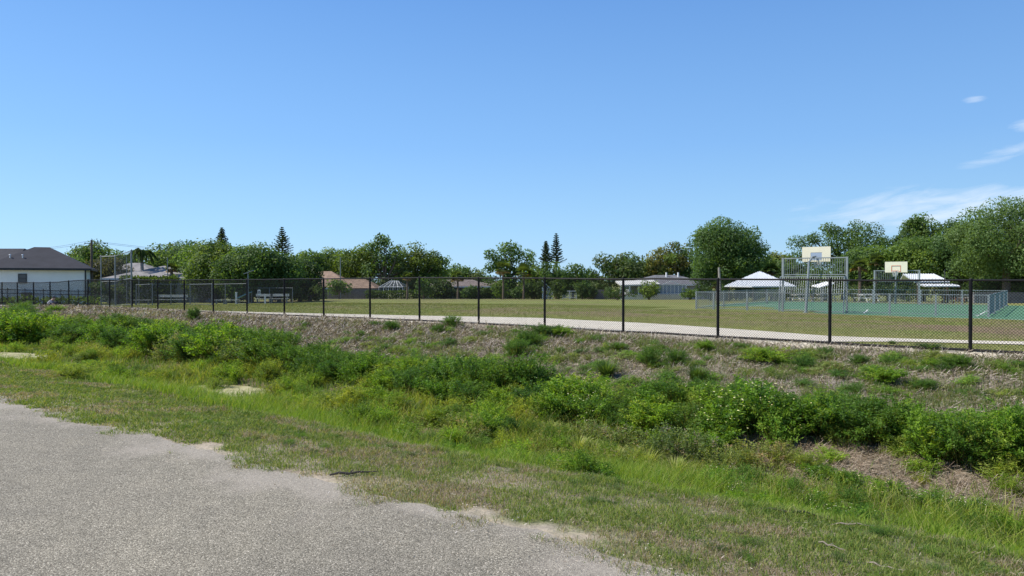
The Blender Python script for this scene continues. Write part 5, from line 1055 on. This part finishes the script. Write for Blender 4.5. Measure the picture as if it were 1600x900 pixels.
# garden shrubs and small trees under the canopy
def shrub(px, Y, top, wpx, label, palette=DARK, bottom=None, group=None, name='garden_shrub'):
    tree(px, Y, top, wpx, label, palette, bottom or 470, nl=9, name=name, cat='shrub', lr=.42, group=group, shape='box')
for a_ in [(1014, 104, 438, 26, 'rounded bright green shrub before the slate roofed house', LIME[:1] + OAK), (1078, 100, 452, 26, 'yellowish low shrub left of the court fence', LIME), (783, 114, 437, 24, 'young light green tree in front of the brown roofed house', LIME[:1] + OAK), (805, 116, 448, 22, 'low green shrub under the round oak', OAK),
           (873, 113, 437, 24, 'dark conical shrub between the trellis and the lattice', DARK), (910, 112, 440, 24, 'tall dark shrub right of the lattice panel', DARK + OAK[:1]), (928, 113, 441, 18, 'narrow olive shrub beside the tall dark one', OLIVE[:1] + OAK), (662, 116, 432, 22, 'upright yellow green shrub before the hedge', LIME[:1] + OAK), (692, 119, 433, 40, 'dark rounded shrub at the end of the hedge', DARK),
           (530, 118, 432, 30, 'small green tree before the orange roofed house', OAK + LIME[:1]), (482, 88, 442, 40, 'brownish shrub at the left end of the board fence', BROWNT[:1] + DARK), (425, 80, 448, 24, 'pale grey bush behind the benches', [(1, (.24, .23, .20))]), (835, 118, 440, 44, 'dark shrub mass right of the round oak', DARK), (760, 122, 448, 30, 'dark shrub left of the young light green tree', DARK), (730, 119, 446, 26, 'leafy shrub under the brown roof eave', OAK),
           (152, 66, 441, 22, 'dark green shrub at the corner of the white stucco house', DARK + OAK[:1]), (184, 74, 441, 30, 'round shrub in front of the cream house', OAK + OLIVE[:1]), (960, 116, 455, 30, 'low dark shrub by the grey board fence', DARK), (1110, 88, 446, 50, 'dark shrub behind the left end of the court', DARK + OAK[:1]), (1210, 86, 448, 60, 'dark shrub row behind the left picnic shelter', DARK), (1335, 78, 444, 60, 'dark shrub between the two goals', DARK), (1545, 70, 436, 70, 'dark shrub behind the court at the right', DARK + OAK[:1]), (1595, 66, 446, 40, 'leafy light shrub at the right edge', OLIVE[:1] + LIME[:1])]:
    shrub(*a_)
UG = {1270: 'seen through the near goal', 1390: 'right behind the far goal', 1420: 'left under the white ribbed shelter', 1475: 'at the right end of the ribbed shelter', 1510: 'left of the rightmost fence post', 1640: 'beyond the right edge of the court',
      300: 'at the left end of the dense trees', 330: 'left of the tall grey light pole', 362: 'right behind the tall grey light pole', 395: 'just right of the solar lamp', 425: 'behind the pale double board bench', 455: 'behind the end of the distant grey fence', 485: 'by the left end of the board fence',
      965: 'at the left end of the slate roofed house', 1150: 'left of the picnic shelter by the huge oak', 1180: 'right behind the left picnic shelter', 1235: 'between the picnic shelter and near goal'}
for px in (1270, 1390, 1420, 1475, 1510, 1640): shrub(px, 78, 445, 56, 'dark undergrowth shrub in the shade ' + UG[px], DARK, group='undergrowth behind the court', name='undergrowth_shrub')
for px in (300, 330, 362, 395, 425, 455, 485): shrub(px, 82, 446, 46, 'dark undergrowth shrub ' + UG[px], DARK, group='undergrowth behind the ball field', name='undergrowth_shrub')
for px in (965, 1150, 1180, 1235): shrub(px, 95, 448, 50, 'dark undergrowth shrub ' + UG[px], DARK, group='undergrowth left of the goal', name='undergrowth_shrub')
# clipped hedges
def hedge(px0, px1, Y, top, label, palette=DARK, thick=1.4):
    a_, b_ = at(px0, Y), at(px1, Y); h = zpx(top, Y) - a_.z; r = np.random.default_rng(int(abs(px0))); n = int((b_.x - a_.x) * h * 160); Lx = b_.x - a_.x
    P_ = np.stack([r.random(n) * Lx, (r.random(n) - .5) * thick, r.random(n) * h], -1); f = r.integers(0, 3, n); P_[f == 0, 1] = -thick / 2; P_[f == 1, 2] = h
    P_ += r.normal(size=(n, 3)) * .07; P_[:, 2] += (fbm(P_[:, 0] * .5, P_[:, 1], 3) - .5) * .35; d = unit(rand_dir(r, n)); V = cards(P_, d, unit(np.cross(d, rand_dir(r, n))), .34 * r.uniform(.6, 1.2, n), .22)
    C = np.repeat(pal(r, n, palette, .2)[:, None], 4, 1); o = link('hedge', npmesh('hedge', V.reshape(-1, 3), np.arange(n * 4), np.full(n, 4), 'leaf', C.reshape(-1, 3)), None, a_); tag(o, label, 'hedge')
hedge(572, 724, 119.5, 455.5, 'long clipped dark hedge right of the board fence'); hedge(724, 850, 121, 457, 'darker hedge continuing under the round oak'); hedge(900, 962, 121, 458, 'dark hedge behind the grey board fence'); hedge(193, 275, 76, 434.5, 'tall dark hedge in front of the two grey roofs')
hedge(-60, 150, 60.5, 467, 'low green hedge behind the black picket fence', OAK); hedge(460, 500, 92, 452, 'dark hedge at the corner of the ball field')
# ---- Norfolk pines
def norfolk(px, Y, top, wpx, base_py, label, gap=.13, seed=1):
    p = at(px, Y); H = zpx(top, Y) - p.z; zb_ = zpx(base_py, Y) - p.z; W_ = wpx / F * Y / 2; r = np.random.default_rng(seed); root = empty('norfolk_pine', p, label, 'tree', 'spiky pines above the tree line')
    mb = MB(); mb.tube((0, 0, -.1), (0, 0, H), .28, .04, 8); Vs = []; z = zb_; n_ = 14
    for i in range(n_):
        t_ = i / (n_ - 1); z = zb_ + (H - zb_) * (t_ ** .92) * .985; R_ = W_ * 1.25 * (1 - t_) ** .8 * (.7 + .55 * r.random()) + .1
        nb = 7; a0 = r.random() * 6
        for k in range(nb):
            a_ = a0 + 2 * pi * k / nb + r.uniform(-.2, .2); rr = R_ * r.uniform(.7, 1.12); d = np.array([cos(a_), sin(a_), .12 + .1 * r.random()]); mb.tube((0, 0, z), tuple(np.array([0, 0, z]) + d * rr * .9), .04, .015, 4, False)
            m_ = int(34 * (.5 + rr / W_)); s = r.uniform(.15, 1.0, m_); P_ = np.array([0, 0, z])[None] + d[None] * (s * rr)[:, None] + np.array([0, 0, 1])[None] * (s ** 2 * .16 * rr)[:, None]
            sd_ = np.array([-sin(a_), cos(a_), 0]); dd = unit(sd_[None] * r.choice([-1, 1], m_)[:, None] * .7 + d[None] * .5 + np.array([0, 0, .75])[None] + rand_dir(r, m_) * .35); Vs.append(cards(P_, dd, unit(np.cross(dd, rand_dir(r, m_))), .26 * r.uniform(.7, 1.2, m_), .13))
    V = np.concatenate(Vs); n = len(V); C = np.repeat(pal(r, n, [(3, (.035, .06, .03)), (1, (.055, .08, .04))])[:, None], 4, 1)
    link('crown', npmesh('crown', V.reshape(-1, 3), np.arange(n * 4), np.full(n, 4), 'leaf', C.reshape(-1, 3)), root); mb.build('trunk', 'bark', root)
norfolk(347, 125, 357, 17, 392, 'narrow spiky pine tip above the tree mass, leftmost of four', seed=1); norfolk(441, 125, 356, 24, 400, 'ragged spiky pine above the dark round tree, second of four', seed=2)
norfolk(853, 126, 378, 15, 412, 'shorter spiky pine of the close pair at the centre', seed=3); norfolk(869, 128, 366, 20, 412, 'taller spiky pine of the close pair at the centre', seed=4)
# ---- palms
def frond(V, C, r, base, az, L_, rise, droopk, col, nleaf=26, lw=.05, ll=.45, hang=.5):
    d = np.array([cos(az), sin(az), 0]); sd_ = np.array([-sin(az), cos(az), 0])
    s = np.linspace(.08, 1, nleaf); P_ = base[None] + d[None] * (s * L_ * .85)[:, None] + np.array([0, 0, 1.])[None] * ((rise * s - droopk * s ** 2.2) * L_)[:, None]
    ax = unit(np.gradient(P_, axis=0)); V.append(cards(P_, ax, np.tile(sd_, (nleaf, 1)), L_ / nleaf * 1.5, .06)); C.append(np.tile(col * .8, (nleaf, 4, 1)))
    for sg in (-1, 1):
        dd = unit(sd_[None] * sg * .8 + ax * .5 + np.array([0, 0, -hang])[None] + rand_dir(r, nleaf) * .12); ln = ll * L_ / 2.4 * np.sin(np.clip(s * 2.6 + .35, 0, pi)) ** .6
        V.append(cards(P_, dd, unit(np.cross(dd, ax)) * 1.0, ln, lw)); C.append(np.repeat((col * (1 + .2 * (r.random((nleaf, 1)) - .5)))[:, None], 4, 1))
def feather_palm(px, Y, top, base_py, wpx, label, seed):
    p = at(px, Y); r = np.random.default_rng(seed); hb = zpx(base_py, Y) - p.z; L_ = wpx / F * Y / 2 * 1.25; root = empty('palm_tree', p, label, 'palm'); V = []; C = []
    rise = (zpx(top, Y) - p.z - hb) / L_ + .42
    for k in range(17): frond(V, C, r, np.array([0, 0, hb]), 2 * pi * k / 17 + r.uniform(-.15, .15), L_ * r.uniform(.85, 1.1), rise * r.uniform(.75, 1.15), rise * r.uniform(.85, 1.5), np.array([.05, .085, .03]), 30, .16, .75, .9)
    V = np.concatenate(V); C = np.concatenate(C); n = len(V); link('crown', npmesh('crown', V.reshape(-1, 3), np.arange(n * 4), np.full(n, 4), 'leaf', C.reshape(-1, 3)), root)
    mb = MB(); mb.path([(0, 0, -.1), (.03, 0, hb * .5), (0, 0, hb * .82)], [.26, .2, .17], 10); mb.build('trunk', 'pale_bark', root); mb = MB(); mb.path([(0, 0, hb * .82), (0, 0, hb * .9), (0, 0, hb)], [.19, .17, .1], 10); mb.build('crownshaft', 'bark', root)
feather_palm(222, 82, 380, 397, 42, 'royal palm with drooping fronds in front of the grey roofs', 3)
def fan_palm(px, Y, top, wpx, label, seed, group='cabbage palms in the gardens', skirt=True, trunkmat='bark'):
    p = at(px, Y); r = np.random.default_rng(seed); L_ = wpx / F * Y / 2; hb = zpx(top, Y) - p.z - L_ * .75; root = empty('fan_palm', p, label, 'palm', group); V = []; C = []; hb = max(.6, hb)
    for k in range(34):
        el = r.uniform(-.5, 1.45); az = r.uniform(0, 2 * pi); d = np.array([cos(az) * cos(el), sin(az) * cos(el), sin(el)]); st = np.array([0, 0, hb]); c0 = st + d * L_ * .45; n = 16
        a1 = unit(np.cross(d, np.array([.1, .2, 1.]))); a2 = np.cross(d, a1); th = np.linspace(-1.5, 1.5, n); dd = unit(d[None] * np.cos(th)[:, None] + a1[None] * np.sin(th)[:, None] + np.array([0, 0, -.25])[None])
        V.append(cards(np.tile(c0, (n, 1)), dd, unit(np.cross(dd, a2[None])), L_ * .55 * r.uniform(.85, 1.1, n), .12)); col = np.array([.075, .11, .04]) if el > -.15 else np.array([.20, .15, .09]); C.append(np.repeat((col * (1 + .2 * (r.random((n, 1)) - .5)))[:, None], 4, 1))
        V.append(cards(st[None], d[None], a1[None], L_ * .45, .05)); C.append(np.tile(col, (1, 4, 1)))
    V = np.concatenate(V); C = np.concatenate(C); n = len(V); link('crown', npmesh('crown', V.reshape(-1, 3), np.arange(n * 4), np.full(n, 4), 'leaf', C.reshape(-1, 3)), root)
    mb = MB(); mb.path([(0, 0, -.1), (.05, 0, hb * .5), (0, 0, hb)], [.17, .15, .17], 8); mb.build('trunk', trunkmat, root)
for i, (px, Y, top, w, lb) in enumerate([(786, 112, 408, 34, 'fan palm with a brown trunk before the round oak'), (818, 114, 413, 34, 'fan palm with a grey skirt right of the round oak'), (715, 116, 424, 26, 'short fan palm over the hedge left of the young tree'), (636, 112, 425, 22, 'fan palm behind the hedge near the pool cage'), (1343, 76, 404, 34, 'fan palm with hanging brown fronds left of the far goal'), (1205, 92, 412, 30, 'fan palm above the left picnic shelter'), (1368, 80, 398, 30, 'fan palm right behind the far goal'), (268, 80, 412, 22, 'thin fan palm beside the second grey roof'), (276, 82, 416, 18, 'smallest fan palm right of the second grey roof'), (1120, 84, 440, 18, 'small fan palm under the huge oak')]):
    fan_palm(px, Y, top, w, lb, 40 + i, trunkmat='bark')
p = at(1124, 80); mb = MB(); mb.path([(0, 0, 0), (.05, 0, 1.6), (-.05, 0, zpx(418, 80) - p.z)], [.22, .17, .12], 8); tag(mb.build('bare_trunk', 'pale_bark', None, p), 'pale bare tree trunk standing before the huge oak', 'tree')

# ------------------------------------------------------------------ person sitting by the far end of the fence
def skin_body(name, pts, edges, rad, mat, parent, loc, rz):
    me = bpy.data.meshes.new(name); me.from_pydata(pts, edges, []); o = link(name, me, parent, loc, rz); me.materials.append(MATS[mat])
    md = o.modifiers.new('skin', 'SKIN'); md.use_smooth_shade = True
    if not me.skin_vertices: me.attributes  # layer made by the modifier
    for i, r_ in enumerate(rad): me.skin_vertices[0].data[i].radius = (r_, r_)
    me.skin_vertices[0].data[0].use_root = True; s_ = o.modifiers.new('sub', 'SUBSURF'); s_.levels = 1; s_.render_levels = 2; return o
x, y, z = at(76, 50.6); z = g1(x, y)
person = empty('person', (x, y, z), 'person sitting on the ground by the fence, bent forward in a grey top', 'person')
# pelvis, waist, chest, neck, head, shoulders/arms, legs: facing +x, knees drawn up
pts = [(0, 0, .14), (.05, 0, .32), (.16, 0, .50), (.25, 0, .60), (.32, 0, .67), (.38, 0, .74),
       (.17, .17, .50), (.30, .22, .32), (.48, .12, .28), (.17, -.17, .50), (.32, -.22, .30), (.50, -.12, .26),
       (.02, .10, .13), (.40, .14, .42), (.66, .14, .09), (.80, .14, .05), (.02, -.10, .13), (.42, -.14, .40), (.70, -.14, .09), (.84, -.14, .05)]
ed = [(0, 1), (1, 2), (2, 3), (3, 4), (4, 5), (2, 6), (6, 7), (7, 8), (2, 9), (9, 10), (10, 11), (0, 12), (12, 13), (13, 14), (14, 15), (0, 16), (16, 17), (17, 18), (18, 19)]
rd_ = [.15, .14, .15, .06, .10, .09, .07, .05, .04, .07, .05, .04, .10, .075, .05, .04, .10, .075, .05, .04]
b_ = skin_body('body', pts, ed, rd_, 'skin', person, (0, 0, 0), .25)
skin_body('shirt', [(0.0, 0, .24), (.05, 0, .34), (.16, 0, .50), (.16, .17, .50), (.27, .21, .36), (.16, -.17, .50), (.29, -.21, .34)], [(0, 1), (1, 2), (2, 3), (3, 4), (2, 5), (5, 6)], [.165, .165, .17, .095, .07, .095, .07], 'grey_cloth', person, (0, 0, 0), .25)
skin_body('trousers', [(0, 0, .15), (.02, .10, .15), (.40, .14, .42), (.62, .14, .13), (.02, -.10, .15), (.42, -.14, .40), (.66, -.14, .13)], [(0, 1), (1, 2), (2, 3), (0, 4), (4, 5), (5, 6)], [.17, .115, .09, .065, .115, .09, .065], 'dark_cloth', person, (0, 0, 0), .25)
mb = MB(); hx = Vector((.345, 0, .735))
for i in range(6):
    a0, a1 = pi / 2 * i / 6, pi / 2 * (i + 1) / 6; mb.tube(hx + Vector((-.03, 0, .115 * sin(a0))), hx + Vector((-.03, 0, .115 * sin(a1))), .115 * cos(a0), max(.005, .115 * cos(a1)), 12, False)
mb.build('hair', 'dark_cloth', person, rz=.25)

# ------------------------------------------------------------------ labels that tell the bushes of the row apart
MARKS = [(0, 'at the far left edge'), (62, 'below the white stucco house'), (125, 'below the seated person'), (182, 'below the baseball backstop'), (238, 'below the two grey roofs'), (300, 'below the low grey field fence'), (360, 'below the tall grey light pole'), (440, 'below the ragged spiky pine'), (515, 'below the orange clay roof'), (605, 'below the screened pool cage'),
         (700, 'below the round dark shrub'), (790, 'below the lone round oak'), (865, 'below the paired spiky pines'), (940, 'below the grey board fence'), (1035, 'below the slate roofed house'), (1122, 'below the huge oak'), (1187, 'below the left picnic shelter'), (1275, 'below the near goal'), (1345, 'below the gap between the goals'), (1400, 'below the far goal'), (1450, 'below the white ribbed shelter'), (1520, 'below the rightmost fence post'), (1590, 'at the right edge')]
from collections import defaultdict
buck = defaultdict(list)
for (o, px, py, short) in AUTO:
    buck[(short, min(MARKS, key=lambda m: abs(m[0] - px))[1])].append((py, px, o))
ORD = {1: [''], 2: ['farther', 'nearer'], 3: ['farthest', 'middle', 'nearest']}
for (short, mark), L_ in buck.items():
    L_.sort(key=lambda t: t[0]); n_ = len(L_)
    for i, (py, px, o) in enumerate(L_):
        w_ = ORD[n_][i] if n_ <= 3 else ['farthest', 'second farthest', 'middle', 'second nearest', 'nearest'][min(i, 4)]
        o['label'] = ((w_ + ' ') if w_ else '') + short + ' ' + mark
